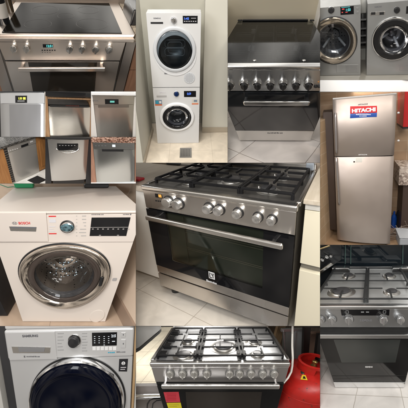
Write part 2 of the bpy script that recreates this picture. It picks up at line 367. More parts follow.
        for e, k in ec.items():
            if k == 1: a, b = od[e]; F.append((a, a + n, b + n, b))
        return s.add([m(v, y - (th if axis == 'y' else -th)) for v in vs] + [m(v, y) for v in vs], F)
    def build(s, cell, name, mat, parent=None, smooth=True, base=None):
        if 'tile' in mat.name and len(s.v) <= 8:          # large tiled sheets: enough vertices for straight joints
            g = bmesh.new(); gv = [g.verts.new(q) for q in s.v]
            for f in s.f: g.faces.new([gv[i] for i in f])
            bmesh.ops.subdivide_edges(g, edges=g.edges[:], cuts=15, use_grid_fill=True)
            s.v, s.f = [], []; s.bm(g)
        bm = bmesh.new(); L = bm.verts.layers.float_vector.new('lc')
        vs = []
        for c in s.v:
            v = bm.verts.new(cell.w(*c)); v[L] = Vector(c); vs.append(v)
        for f in s.f:
            try: bm.faces.new([vs[i] for i in f])
            except ValueError: pass
        for n in cell.planes:
            if not bm.verts: break
            if all(v.co.dot(n) <= 1e-7 for v in bm.verts): continue
            r = bmesh.ops.bisect_plane(bm, geom=bm.verts[:] + bm.edges[:] + bm.faces[:], dist=1e-7, plane_co=(0, 0, 0), plane_no=n, clear_outer=True)
            es = [e for e in r['geom_cut'] if isinstance(e, bmesh.types.BMEdge) and e.is_valid and e.is_boundary]
            if es:
                try: bmesh.ops.holes_fill(bm, edges=es)
                except Exception: pass
        if not bm.faces: bm.free(); return None
        for e in bm.edges:
            if len(e.link_faces) == 2 and e.calc_face_angle(0) > math.radians(32): e.smooth = False
        for f in bm.faces: f.smooth = smooth
        # frame of the object: the thing's Empty, or its own base
        if parent is not None:
            o_parent = parent; M = WM[parent.name]
        else:
            o_parent = None
            if base is None:
                xs = [c[0] for c in s.v]; ys = [c[1] for c in s.v]; zs = [c[2] for c in s.v]
                base = ((min(xs) + max(xs)) / 2, (min(ys) + max(ys)) / 2, min(zs))
            M = Matrix.Translation(cell.w(*base)) @ cell.R.to_4x4()
        bm.transform(M.inverted())
        me = bpy.data.meshes.new(name); bm.to_mesh(me); bm.free(); me.materials.append(mat)
        o = bpy.data.objects.new(name, me); COL.objects.link(o)
        if o_parent: o.parent = o_parent; WM[o.name] = M
        else: o.matrix_world = M; WM[o.name] = M
        if smooth:
            w = o.modifiers.new('weighted', 'WEIGHTED_NORMAL'); w.keep_sharp = True
        return o
WM = {}
def thing(cell, name, label, cat, base=(0, 0, 0), group=None):
    o = bpy.data.objects.new(name, None); COL.objects.link(o); M = Matrix.Translation(cell.w(*base)) @ cell.R.to_4x4()
    o.matrix_world = M; WM[o.name] = M; o.empty_display_size = .1
    o['label'] = label; o['category'] = cat
    if group: o['group'] = group
    return o
def tag(o, label, cat, group=None):
    if o is None: return
    o['label'] = label; o['category'] = cat
    if group: o['group'] = group
    return o
def structure(o):
    if o is not None: o['kind'] = 'structure'
    return o
def bowed(x0, x1, y0, y1, z0, z1, bulge, n=24):
    """door leaf whose front bows out a little, as thin sheet steel does"""
    f = [(x0 + .004, y1), (x0, y1)]; f = [(x0, y1)]
    for i in range(n + 1):
        q = i / n; f.append((x0 + (x1 - x0) * q, y0 + .004 * (1 - min(1, q * 12, (1 - q) * 12)) - bulge * (1 - (2 * q - 1) ** 2)))
    f.append((x1, y1))
    return MB().poly(f, 'z', z0, z1)
def frect(cell, u0, v0, u1, v1, y=0.0):
    """x0,x1,z0,z1 on the plane y for a rectangle seen in the photo"""
    uc, vc = (u0 + u1) / 2, (v0 + v1) / 2
    return cell.F(u0, vc, y)[0], cell.F(u1, vc, y)[0], cell.F(uc, v1, y)[1], cell.F(uc, v0, y)[1]
def fbox(cell, mb, u0, v0, u1, v1, y0, y1, bev=0.0):
    x0, x1, z0, z1 = frect(cell, u0, v0, u1, v1, y0); return mb.box(x0, x1, y0, y1, z0, z1, bev)
def ftext(cell, mb, s, u0, v0, u1, v1, y, bold=0.0, th=.0012):
    x0, x1, z0, z1 = frect(cell, u0, v0, u1, v1, y); return mb.text(s, x0, x1, z0, z1, y, bold, th)
def fpoly(cell, mb, pts, y0, y1, bev=0.0):
    return mb.poly([cell.F(u, v, y0) for u, v in pts], 'y', y0, y1, bev)
def tpoly(cell, mb, pts, z0, z1, bev=0.0):
    return mb.poly([cell.T(u, v, z1) for u, v in pts], 'z', z0, z1, bev)

# ------------------------------------------------------------------ shared pieces
def knob(cell, par, u, v, rpx, y0=0.0, d=.022, mat=None, skirt=True, grip='bar', ang=0, capmat=None, name='knob'):
    x, z = cell.F(u, v, y0 - d * .7); r = abs(cell.F(u + rpx, v, y0)[0] - cell.F(u - rpx, v, y0)[0]) / 2
    q = abs(cell.F(u, v + rpx, y0)[1] - cell.F(u, v - rpx, y0)[1]) / 2 / r; q = 1 + (q - 1) * .7
    mat = mat or satin; b = MB()
    b.lathe([(0, -d), (r * .78, -d), (r * .86, -d + .0015), (r * .92, -d + .005), (r * .96, -.003), (r * .96, 0)], (x, y0, z), n=36, sz=q)
    k = b.build(cell, name, mat, par)
    if k is None: return None
    if skirt: MB().lathe([(r * 1.02, 0), (r * 1.16, 0), (r * 1.16, -.003), (r * 1.02, -.0045)], (x, y0, z), n=36, sz=q, closed=True).build(cell, 'skirt', black_plastic if skirt is True else skirt, k)
    if grip == 'bar':
        a = math.radians(ang); dx, dz = math.sin(a), math.cos(a)
        g = MB(); g.bar((x - dx * r * .9, y0 - d - .004, z - dz * r * q * .9), (x + dx * r * .9, y0 - d - .004, z + dz * r * q * .9), r * .42, .012, .0015)
        g.build(cell, 'grip', capmat or mat, k)
    return k
def bar_handle(cell, par, u0, v0, u1, v1, y0, out=.045, hpx=3.0, mat=None, post_in=.02, square=True, name='handle'):
    x0, z0 = cell.F(u0, v0, y0 - out); x1, z1 = cell.F(u1, v1, y0 - out)
    h = abs(cell.F((u0 + u1) / 2, (v0 + v1) / 2 - hpx / 2, y0 - out)[1] - cell.F((u0 + u1) / 2, (v0 + v1) / 2 + hpx / 2, y0 - out)[1])
    b = MB(); z = (z0 + z1) / 2
    if square: b.box(x0, x1, y0 - out - h * .35, y0 - out + h * .35, z - h / 2, z + h / 2, h * .22, 3)
    else: b.tube([(x0, y0 - out, z), (x0 + .002, y0 - out, z), (x1 - .002, y0 - out, z), (x1, y0 - out, z)], h / 2, 16)
    o = b.build(cell, name, mat or satin, par)
    if o is None: return None
    for xx in (x0 + post_in, x1 - post_in):
        MB().box(xx - .008, xx + .008, y0 - out, y0, z - h * .45, z + h * .45, .002).build(cell, 'post', mat or satin, o)
    return o
def burner(cell, par, x, y, z, r, mat=None):
    o = MB().lathe([(r * 1.5, .0006), (r * 1.45, .003), (r * 1.15, .004), (r * 1.12, .012), (r * .98, .016), (r * .5, .016), (0, .016)], (x, y, z), 'z', 40).build(cell, 'burner', burner_al, par)
    if o is None: return
    MB().lathe([(r * .86, .016), (r * .9, .018), (r * .9, .023), (r * .82, .026), (0, .027)], (x, y, z), 'z', 40).build(cell, 'cap', mat or burner_cap, o)
    MB().tube([(x - r * 1.2, y, z), (x - r * 1.2, y, z + .022)], .003, 8).build(cell, 'igniter', white_plastic, o)
    return o
def grate(cell, par, x0, x1, y0, y1, z, cents, t=.011, h=.034, cross=True, rails=(), mat=None):
    """one pan support: a frame with feet and fingers over its burners"""
    b = MB(); zt = z + h
    for y in (y0, y1): b.bar((x0, y, zt), (x1, y, zt), t, t)
    for x in (x0, x1): b.bar((x, y0, zt), (x, y1, zt), t, t)
    for x in (x0, x1):
        for y in (y0, y1, (y0 + y1) / 2): b.box(x - t * .55, x + t * .55, y - t * .55, y + t * .55, z, zt, .001)
    for (cx, cy, r) in cents:
        b.bar((x0, cy, zt + .001), (cx - r * .45, cy, zt + .001), t * .8, t); b.bar((cx + r * .45, cy, zt + .001), (x1, cy, zt + .001), t * .8, t)
        ylo = max([q for q in rails + (y0,) if q < cy] or [y0]); yhi = min([q for q in rails + (y1,) if q > cy] or [y1])
        b.bar((cx, ylo, zt + .001), (cx, cy - r * .45, zt + .001), t * .8, t); b.bar((cx, cy + r * .45, zt + .001), (cx, yhi, zt + .001), t * .8, t)
    for q in rails: b.bar((x0, q, zt), (x1, q, zt), t, t)
    return b.build(cell, 'pan_support', mat or black_iron, par)
def oven_window(cell, par, u0, v0, u1, v1, y, mat): 
    b = MB(); fbox(cell, b, u0, v0, u1, v1, y - .0015, y); return b.build(cell, 'window', mat, par)
def marks(cell, par, rects, y, mat, name='marking', th=.0008):
    b = MB()
    for r in rects: fbox(cell, b, *r, y - th, y)
    return b.build(cell, name, mat, par, smooth=False)

# ================================================================== A: built-in electric range, upper left
c = Cell('A'); p = c.p; W = p['W']
st = steel(c, 'warm_steel', (.62, .55, .49), .30, .7)
top_y0, top_y1 = p['d0'], p['d0'] + p['dg']
t = thing(c, 'electric_range', 'stainless built-in range with black glass hob, small lit clock and a wide bar handle', 'range cooker', (0, .3, -.5))
b = MB(); tpoly(c, b, [(-12, 34), (135, 34.5), (117.5, 1.0), (16, .8)], .018, .033, .002); b.build(c, 'hob_frame', st, t)
b = MB(); tpoly(c, b, [(1.7, 32), (122, 33), (109, 3), (21, 2.5)], .0332, .037, .001); hob = b.build(c, 'glass_hob', plain('hob_glass', (.006, .005, .004), .08, 0, .1, spec=.07), t)
ringm = plain('hob_print', (.035, .03, .028), .3)
for (u, v, r) in ((38, 24, .075), (92, 24, .09), (45, 10, .085), (88, 10, .07), (66, 16, .05)):
    x, y = c.T(u, v, .0372)
    MB().lathe([(r, 0), (r + .0012, 0), (r + .0012, .0003), (r, .0003)], (x, y, .0371), 'z', 48, closed=True).build(c, 'zone_ring', ringm, hob)
fx = c.F(-12, 38, -.012)[0]; gx = c.F(135.2, 38, -.012)[0]
MB().box(fx, gx, -.014, .03, -.002, .0175, .004).build(c, 'front_lip', st, t)
MB().box(-W / 2, W / 2, .002, .55, -.6, -.004).build(c, 'body', dark_metal, t)
b = MB(); fpoly(c, b, [(-2.5, 42.2), (125.7, 42.2), (119.8, 60.6), (5, 60.2)], -.012, .0, .0015); pan = b.build(c, 'control_panel', st, t)
for (u, v, a) in ((13.3, 49, 15), (26.3, 49, 10), (69.5, 49.5, 0), (82, 49.5, 0), (95.5, 50, 0), (109, 50, 30)): knob(c, t, u, v, 3.9, -.012, .02, ang=a, skirt=False)
b = MB(); fbox(c, b, 42.8, 44.4, 53, 47.6, -.0135, -.012); dsp = b.build(c, 'clock_display', black_glass, t)
lit = plain('lit_cyan_digits', (.05, .5, .5), .4, emit=(.25, .95, .95, .9))
b = MB(); ftext(c, b, '12:51', 46.5, 44.9, 52.5, 47.2, -.0138, .03); b.build(c, 'digits', lit, dsp)
marks(c, t, [(41.6 + i * 2.5, 49.8, 43.0 + i * 2.5, 50.9) for i in range(6)] + [(42 + i * 2.5, 52.3, 43 + i * 2.5, 52.7) for i in range(4)], -.0125, black_plastic, 'button_row')
b = MB(); fpoly(c, b, [(5.2, 61.5), (119.4, 61.8), (109, 110), (20, 110)], -.010, 0, .001); door = b.build(c, 'door', st, t)
b = MB(); fpoly(c, b, [(28, 62.3), (97, 62.3), (93, 110), (36, 110)], -.0125, -.0102, .0008); b.build(c, 'window', plain('brown_oven_glass', (.022, .018, .014), .1, spec=.6), door)
bar_handle(c, t, 18, 69, 105, 69.8, -.010, .045, 4.2, st)
tr = steel(c, 'trim_steel', (.42, .38, .35), .38, .4)
o = MB(); fpoly(c, o, [(126.6, 42.2), (135.9, 42.2), (122.8, 93), (114, 93)], .012, .03); tag(o.build(c, 'filler_panel', tr), 'grey metal filler strip between the black hob range and the wood cupboard right of it', 'panel')
o = MB(); fpoly(c, o, [(-16, 42), (-3, 42), (13, 93), (3, 93)], .012, .03); tag(o.build(c, 'filler_panel', tr), 'grey metal filler strip along the left side of the black glass hob range', 'panel')
wd = wood('brown_cupboard_wood', (.17, .085, .05), (.25, .13, .08), 'z')
t = thing(c, 'cupboard', 'brown wood cupboard front right of the black glass hob range', 'cupboard', (.5, .1, -.5))
o = MB(); fpoly(c, o, [(136.5, 42), (150, 42), (150, 69.8), (129.8, 69.8)], .02, .04, .001); o.build(c, 'drawer_front', wd, t)
o = MB(); fpoly(c, o, [(129.6, 70.4), (150, 70.4), (150, 96), (122.6, 96)], .02, .04, .001); o.build(c, 'door', wd, t)
o = MB(); fpoly(c, o, [(-20, 50), (-4, 50), (5, 96), (-20, 96)], .02, .04, .001); tag(o.build(c, 'cupboard', wd), 'sliver of brown wood cupboard left of the black glass hob range', 'cupboard')
gr = granite('dark_brown_granite', (.10, .06, .035), (.22, .15, .10), (.38, .28, .20), .15, 90)
o = MB(); tpoly(c, o, [(-40, 33.8), (-12.5, 33.8), (15.6, .8), (10, -6), (-40, -6)], -.02, .03, .002); tag(o.build(c, 'worktop', gr), 'brown stone worktop left of the black glass hob', 'worktop')
o = MB(); tpoly(c, o, [(136, 34.5), (170, 34.5), (150, -6), (116, -6), (118.2, 1)], -.02, .03, .002); tag(o.build(c, 'worktop', granite('tan_worktop', (.24, .19, .14), (.34, .28, .21), (.46, .39, .3), .25, 90)), 'tan stone worktop right of the black glass hob', 'worktop')
# dark glossy things standing on the worktops
t = thing(c, 'bottle', 'dark glossy bottle with pale label standing on the brown worktop behind the hob', 'bottle', (*c.T(4, 22, .03), .03))
x, y = c.T(3.5, 24, .03); dkg = plain('dark_bottle_glass', (.01, .01, .011), .06, spec=.7)
MB().lathe([(0, 0), (.036, 0), (.038, .01), (.038, .15), (.03, .175), (.014, .2), (.013, .24), (0, .24)], (x, y, .03), 'z', 28).build(c, 'glass', dkg, t)
MB().lathe([(.0386, .04), (.0388, .045), (.0388, .11), (.0386, .115)], (x, y, .03), 'z', 28).build(c, 'label_band', plain('pale_label', (.45, .42, .38), .5), t)
x, y = c.T(11, 13, .03)
o = MB().lathe([(0, 0), (.02, 0), (.022, .01), (.022, .1), (.012, .13), (.012, .15), (0, .15)], (x, y, .03), 'z', 24); tag(o.build(c, 'bottle', plain('clear_brown_bottle', (.05, .035, .02), .06, spec=.8)), 'small brown bottle behind the left corner of the black glass hob', 'bottle')
x, y = c.T(131.5, 20, .03)
o = MB().box(x - .03, x + .05, y - .10, y + .16, .031, .12, .006); tag(o.build(c, 'toaster', plain('black_toaster', (.012, .012, .013), .18)), 'black glossy box on the tan worktop right of the hob', 'appliance')
o = MB().box(-1.2, 1.2, .60, .62, -.6, 1.4); structure(o.build(c, 'wall', plain('taupe_wall', (.15, .12, .095), .5)))

# ================================================================== B: six small dishwashers
def dishwasher(c, label, W, H, st, panel_h, D=.5, top=.0):
    t = thing(c, 'dishwasher', label, 'dishwasher', (0, .25, 0), 'dishwashers')
    MB().box(-W / 2 + .004, W / 2 - .004, .006, D, 0, H - .004).build(c, 'body', dark_metal, t)
    bowed(-W / 2, W / 2, -.014, .005, -.3, H - panel_h - .004, .006).build(c, 'door', st, t)
    MB().box(-W / 2, W / 2, -.020, .005, H - panel_h, H, .005).build(c, 'control_panel', st, t)
    return t
def side_units(c, W, mat, label_l, label_r, z0=-.3, z1=.9, y0=0, w=.6, gap=.004, cat='cupboard', name='cupboard', left=True, right=True):
    if left: tag(MB().box(-W / 2 - gap - w, -W / 2 - gap, y0, y0 + .4, z0, z1, .002).build(c, name, mat), label_l, cat)
    if right: tag(MB().box(W / 2 + gap, W / 2 + gap + w, y0, y0 + .4, z0, z1, .002).build(c, name, mat), label_r, cat)
cream = plain('cream_paint', (.62, .58, .52), .45, 0, .03, 3)
# B1
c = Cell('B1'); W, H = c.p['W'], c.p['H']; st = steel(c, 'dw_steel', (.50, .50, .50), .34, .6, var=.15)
t = dishwasher(c, 'steel dishwasher with black square display lit yellow, topmost left of the six', W, H, st, .001)
lightp = steel(c, 'dw_light_steel', (.66, .67, .68), .3, .5)
b = MB(); fbox(c, b, .5, 93.2, 44.2, 103.3, -.0225, -.0205, .001); b.build(c, 'panel_face', lightp, t)
b = MB(); fbox(c, b, 15.2, 95.6, 27, 102.8, -.0250, -.0227, .001); d = b.build(c, 'display', black_glass, t)
b = MB(); ftext(c, b, '1:30', 18.5, 97.2, 22, 99.6, -.0253, .03); fbox(c, b, 23, 97.2, 25.6, 99.6, -.0256, -.0252); b.build(c, 'lit_digits', plain('lit_yellow', (.5, .5, .05), .4, emit=(.75, .8, .15, 1.0)), d)
marks(c, d, [(17.5, 100.8, 24.5, 101.2)], -.0252, white_ink)
b = MB(); fbox(c, b, 9.5, 104.3, 40.5, 138.5, -.0205, -.0182, .001); b.build(c, 'door_reflection', steel(c, 'dw_reflection_steel', (.36, .36, .37), .32, .6, var=.25), t)  # darker sheet stands for the reflection in the middle of the door
side_units(c, W, cream, '', 'cream cupboard side right of the dishwasher with the yellow display', left=False)
o = MB().box(-1, 1, -.03, .5, H + .012, H + .05, .003); tag(o.build(c, 'worktop', plain('blue_grey_worktop', (.30, .33, .36), .35)), 'blue grey worktop edge above the dishwasher with the yellow display', 'worktop')
o = MB().box(-1, 1, .02, .03, H + .001, H + .012)
# B2
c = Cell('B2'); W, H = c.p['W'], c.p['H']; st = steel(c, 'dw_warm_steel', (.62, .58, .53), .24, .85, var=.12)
t = thing(c, 'dishwasher', 'dishwasher with plain brushed steel door and dark controls on its top edge', 'dishwasher', (0, .25, 0), 'dishwashers')
bowed(-W / 2, W / 2, -.012, .006, -.3, H, .012).build(c, 'door', st, t)
MB().box(-W / 2 + .01, W / 2 - .01, .05, .5, -.2, H + .01).build(c, 'body', dark_metal, t)
b = MB().box(-W / 2 + .02, W / 2 - .02, -.012, .004, H + .001, H + .016, .002); e = b.build(c, 'top_edge_controls', black_plastic, t)
b = MB()
for i in range(9): b.box(-.06 + i * .022, -.05 + i * .022, -.01, 0, H + .0165, H + .021)
b.build(c, 'buttons', plain('dull_red_button', (.30, .05, .03), .4), e)
wd2 = wood('warm_oak_edge', (.32, .17, .08), (.46, .28, .15), 'z')
side_units(c, W, wd2, 'oak cupboard edge left of the dishwasher with its door ajar', 'oak cupboard edge right of the dishwasher with its door ajar', z1=.72)
tag(MB().box(-1, 1, -.05, .5, .715, .79, .004).build(c, 'worktop', plain('black_worktop', (.012, .012, .013), .12)), 'black worktop over the dishwasher with its door ajar', 'worktop')
tag(MB().box(-W / 2, W / 2, -.005, .02, .655, .68, .002).build(c, 'rail', wd2), 'thin oak rail under the black worktop', 'rail')
tag(MB().box(-1.0, 1, .1, .6, .795, 1.6, .01).build(c, 'splashback', plain('dark_splashback', (.05, .035, .03), .3)), 'dark brown splashback over the black worktop', 'panel')
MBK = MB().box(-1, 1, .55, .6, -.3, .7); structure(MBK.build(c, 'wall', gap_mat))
# B3
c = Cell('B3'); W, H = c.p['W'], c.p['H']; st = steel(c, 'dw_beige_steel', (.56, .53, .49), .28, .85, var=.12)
t = dishwasher(c, 'steel dishwasher with pocket handle and small dark display under a white worktop', W, H, st, .155)
b = MB(); fbox(c, b, 105, 99.3, 118.6, 104.2, -.0235, -.0202, .001); d = b.build(c, 'display', black_glass, t)
marks(c, d, [(110, 100.8, 114.5, 102.6)], -.0237, plain('lit_green', (.1, .4, .35), .4, emit=(.3, .8, .7, .5)))
b = MB(); ftext(c, b, 'SAMSUNG', 92.6, 100, 98.4, 101.4, -.0205); b.build(c, 'lettering', ink, t)
b = MB(); fbox(c, b, 98, 104.6, 129, 107.6, -.0215, -.0202, .0008); b.build(c, 'pocket_handle', steel(c, 'dw_pocket', (.30, .28, .26), .4, .4), t)
side_units(c, W, plain('white_wall_paint', (.74, .71, .67), .5, 0, .03), 'white painted panel left of the dishwasher with the pocket handle', 'white painted panel right of the dishwasher with the pocket handle', cat='panel', name='upright_panel')
tag(MB().box(-1.2, 1.2, -.05, .5, H + .015, H + .055, .003).build(c, 'worktop', plain('white_worktop', (.8, .8, .8), .3)), 'thin white worktop over the dishwasher with the pocket handle', 'worktop')
MB()
tag(MB().box(-1.2, 1.2, .05, .5, H + .058, H + .5, .003).build(c, 'worktop_clutter', plain('dark_splashback', (.05, .035, .03), .3)), 'dark strip behind the thin white worktop', 'panel')
# B4
c = Cell('B4'); W, H = c.p['W'], c.p['H']; st = plain('satin_silver_paint', (.50, .48, .45), .36, .5, .05, 6)
t = dishwasher(c, 'silver dishwasher seen at an angle between orange wood cupboards', W, H, st, .12)
b = MB(); fbox(c, b, 21, 144.2, 28.5, 146.6, -.0225, -.0205); b.build(c, 'handle_slot', black_plastic, t)
marks(c, t, [(8 + i * 2.2, 150.6 - i * .6, 9 + i * 2.2, 151.4 - i * .6) for i in range(5)] + [(30, 141, 33, 142.2)], -.0207, white_ink, 'button_row')
o = wood('orange_oak', (.36, .15, .045), (.50, .24, .08), 'z'); 
t2 = thing(c, 'cupboard', 'orange wood cupboard with a black vent strip left of the angled dishwasher', 'cupboard', (-.5, .2, 0))
MB().box(-W / 2 - .9, -W / 2 - .07, -.01, .4, -.02, H - .02, .004).build(c, 'door', o, t2)
b = MB()
for i in range(16): b.box(-W / 2 - .065, -W / 2 - .006, -.012, .0, .03 + i * .049, .06 + i * .049, .001)
b.build(c, 'vent_strip', black_plastic, t2); MB().box(-W / 2 - .068, -W / 2 - .004, 0, .02, -.02, H).build(c, 'vent_back', plain('pale_vent', (.4, .36, .3), .5), t2)
t2 = thing(c, 'cupboard', 'orange wood cupboard door right of the angled dishwasher', 'cupboard', (.6, .2, 0))
MB().box(W / 2 + .01, W / 2 + .9, -.01, .4, .02, 1.25, .004).build(c, 'door', o, t2)
x0 = W / 2 + .07; MB().box(x0, x0 + .5, -.018, -.01, .1, H - .1, .006).build(c, 'raised_panel', o, t2)
tag(MB().box(-W / 2 - 1, W / 2 + .8, -.05, .5, H + .02, H + .06, .003).build(c, 'worktop', granite('grey_black_granite', (.02, .02, .02), (.06, .06, .055), (.16, .15, .14), .2, 80)), 'speckled dark granite worktop over the angled dishwasher', 'worktop')
structure(MB().box(-2, 2, -2, 1, -.03, -.005).build(c, 'floor', tiles('white_floor_tile', (.66, .64, .6), (.7, .68, .64), (.4, .38, .35), .45, .45, 'xy')))
x, y = c.T(37, 180, 0)
t2 = thing(c, 'floor_grate', 'small dark floor grate on the white tiles before the angled dishwasher', 'drain', (x, y, -.004)); b = MB()
MB().box(x - .13, x + .13, y - .13, y + .13, -.004, .002, .001).build(c, 'frame', dark_metal, t2)
for i in range(7): b.box(x - .12, x + .12, y - .115 + i * .035, y - .1 + i * .035, .002, .006)
b.build(c, 'slats', black_plastic, t2)
structure(MB().box(-2.5, 2.5, .5, .52, H + .07, 2.2).build(c, 'wall', plain('grey_green_wall', (.2, .2, .18), .5)))
# B5
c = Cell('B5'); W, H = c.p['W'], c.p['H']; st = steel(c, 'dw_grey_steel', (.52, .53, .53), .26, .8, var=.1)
t = thing(c, 'dishwasher', 'grey steel dishwasher with black control strip and curved handle between dark cupboards', 'dishwasher', (0, .25, 0), 'dishwashers')
bowed(-W / 2, W / 2, -.006, .4, 0.03, H, .012).build(c, 'door', st, t)
b = MB(); b.rrect(*frect(c, 57.2, 143.8, 78.2, 150.2, -.02), .01, -.0235, -.0205); d = b.build(c, 'control_strip', black_glass, t)
marks(c, d, [(59 + i * 3, 145.2, 60.4 + i * 3, 145.8) for i in range(6)], -.0238, plain('dim_icon', (.3, .3, .3), .4))
x0, x1, z0, z1 = frect(c, 56.5, 148.8, 79, 152.5, -.03); n = 12
b = MB(); b.tube([(x0 + (x1 - x0) * i / n, -.028 - .02 * math.sin(math.pi * i / n), z1 - (z1 - z0) * math.sin(math.pi * i / n) ** .5) for i in range(n + 1)], .011, 10); b.build(c, 'curved_handle', satin, t)
MB().box(-W / 2 + .02, W / 2 - .02, -.005, .3, -.09, .026).build(c, 'plinth', black_plastic, t)
side_units(c, W, plain('charcoal_cupboard', (.018, .019, .022), .3), 'charcoal cupboard left of the dishwasher with the curved handle', 'charcoal cupboard right of the dishwasher with the curved handle', z0=-.09, z1=H + .02)
tag(MB().box(-1.2, 1.2, -.04, .5, H + .022, H + .06, .003).build(c, 'worktop', plain('dark_worktop', (.03, .03, .03), .25)), 'dark worktop over the dishwasher with the curved handle', 'worktop')
structure(MB().box(-2, 2, -1.5, .5, -.12, -.092).build(c, 'floor', wood('floor_boards', (.35, .22, .12), (.5, .34, .2), 'x')))
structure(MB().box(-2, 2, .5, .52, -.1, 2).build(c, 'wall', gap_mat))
# B6
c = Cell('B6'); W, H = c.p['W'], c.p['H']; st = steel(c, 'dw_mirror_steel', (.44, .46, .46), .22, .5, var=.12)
t = dishwasher(c, 'steel dishwasher with a shiny door and raised panel rim under a brown granite worktop', W, H, st, .115)
b = MB(); fbox(c, b, 102, 149.2, 123.5, 151.6, -.0215, -.0185, .001); b.build(c, 'handle_slot', black_plastic, t)
marks(c, t, [(95 + i * 3.2, 145.4, 96.6 + i * 3.2, 146) for i in range(4)] + [(120 + i * 3, 145.4, 121.4 + i * 3, 146) for i in range(4)], -.0207, ink, 'button_row')
marks(c, t, [(112.2, 144.6, 115.4, 147)], -.021, plain('lit_white', (.7, .75, .8), .4, emit=(.8, .9, 1, .5)), 'display')
side_units(c, W, wood('red_brown_cupboard', (.28, .14, .09), (.40, .22, .15), 'z'), 'red brown cupboard side left of the shiny dishwasher', 'red brown cupboard side right of the shiny dishwasher')
tag(MB().box(-1.2, 1.2, -.05, .5, H + .012, H + .08, .003).build(c, 'worktop', granite('brown_granite', (.06, .03, .02), (.26, .13, .09), (.48, .32, .25), .2, 60)), 'speckled brown granite worktop edge over the shiny dishwasher', 'worktop')
structure(MB().box(-2, 2, -1.5, .5, -.05, -.002).build(c, 'floor', plain('pale_floor', (.7, .7, .7), .3)))
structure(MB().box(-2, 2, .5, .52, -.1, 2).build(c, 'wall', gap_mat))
# ================================================================== washing machines
def washer_body(c, t, W, H, D, cx, cz, r, mat, x_off=0.0, z_off=0.0, bev=.006):
    x0, x1 = x_off - W / 2, x_off + W / 2; z0, z1 = z_off, z_off + H
    b = MB(); b.plate_hole(x0, x1, z0, z1, cx, cz, r, 0, .012)
    b.box(x0, x0 + .012, .0122, D, z0, z1); b.box(x1 - .012, x1, .0122, D, z0, z1); b.box(x0 + .0122, x1 - .0122, .0122, D, z0, z0 + .012)
    b.box(x0 + .0122, x1 - .0122, D - .012, D, z0 + .0122, z1 - .0122)
    return b.build(c, 'body', mat, t, smooth=False)
def drum(c, t, cx, cz, r, depth=.3, mat=None, y=.0):
    n = MB().lathe([(r, y), (r * .98, y + .02), (r * .88, y + .045), (r * .84, y + .05)], (cx, 0, cz)).build(c, 'door_seal', rubber, t)
    return MB().lathe([(r * .86, y + .05), (r * 1.02, y + .08), (r * 1.02, y + depth), (r * .4, y + depth + .01), (r * .36, y + depth - .02), (0, y + depth - .03)], (cx, 0, cz), n=64).build(c, 'drum', mat or drum_mat('perforated_drum'), t)

def dashes(c, b, u0, v0, u1, v1, y, n, seed=1):
    rnd = random.Random(seed + n); w = (u1 - u0) / n
    for i in range(n):
        fbox(c, b, u0 + i * w, v0 + rnd.uniform(0, .3) * (v1 - v0), u0 + (i + rnd.uniform(.55, .85)) * w, v1, y - .0004, y + .0003)
    return b
# ================================================================== C: white washing machine
c = Cell('C'); p = c.p; W, H, D = p['W'], p['H'], p['D']
cool_enamel, cool_plastic = white_enamel, white_plastic
white_enamel = plain('white_warmlit_enamel', (.66, .59, .53), .28, 0, .02, 4); white_plastic = plain('white_warmlit_plastic', (.64, .57, .515), .4, 0, .02)  # warm tint of the light is put into both whites
t = thing(c, 'washing_machine', 'large white washing machine with chrome ring door and red lettering on the drawer', 'washing machine', (0, D / 2, 0))
cx, cz = c.F(64, 276.5, -.02); r = (c.F(109.6, 276.5, -.03)[0] - c.F(18.4, 276.5, -.03)[0]) / 2
z_top = c.F(64, 245.6, -.03)[1]; z_bot = c.F(64, 309.2, -.03)[1]; cz = (z_top + z_bot) / 2; rz = (z_top - z_bot) / 2; sz = rz / r
pz = c.F(64, 242.2, 0)[1]
washer_body(c, t, W, pz - .002, D, cx, cz, r * .80, white_enamel)
MB().box(-W / 2, W / 2, -.004, D, pz, H - .02, .004).build(c, 'control_panel', white_plastic, t)
MB().box(-W / 2 - .001, W / 2 + .001, -.003, D + .01, H - .018, H, .007, 3).build(c, 'top_panel', white_enamel, t)
def ell(prof, mat, name, par, nn=72): return MB().lathe(prof, (cx, 0, cz), n=nn, sz=sz).build(c, name, mat, par)
door = ell([(r * 1.0, 0), (r * 1.0, -.018), (r * .985, -.030), (r * .95, -.036), (r * .82, -.020), (r * .80, -.012), (r * .80, 0)], plain('warm_chrome', (.74, .66, .58), .08, 1, .03), 'door', t)
ell([(r * 1.005, -.001), (r * 1.03, -.001), (r * 1.03, -.006), (r * 1.005, -.008)], black_plastic, 'shadow_ring', door)
smoke = plain('smoked_door_glass', (.060, .045, .038), .08, .2, .15, spec=.7)
ell([(r * .80, -.019), (r * .74, -.024), (r * .68, -.022), (r * .665, -.012)], smoke, 'smoked_ring', door)
bowlg = glass('clear_bowl_glass', (.80, .82, .86), .05, .85, 1.22)
ell([(r * .665, -.016), (r * .64, -.018), (r * .60, -.004), (r * .585, -.008), (r * .55, .01), (r * .53, .03), (r * .515, .032), (r * .50, .05), (r * .46, .07), (r * .445, .07), (r * .40, .09), (r * .3, .1), (r * .29, .098), (r * .2, .105), (0, .108)], glass('rippled_bowl_glass', (.92, .90, .88), .04, .95, 1.38), 'glass_bowl', door)
drum(c, t, cx, cz, r * .79, .30, drum_mat('perforated_drum_pale', (.62, .58, .54), 30))  # lightest of the drum colours, with dark holes
glint_mat = plain('glint_drops', (.55, .70, .80), .12, .9, .1)  # bluish drops stand for the wet-looking highlights in the bowl
b = MB(); rnd = random.Random(3)
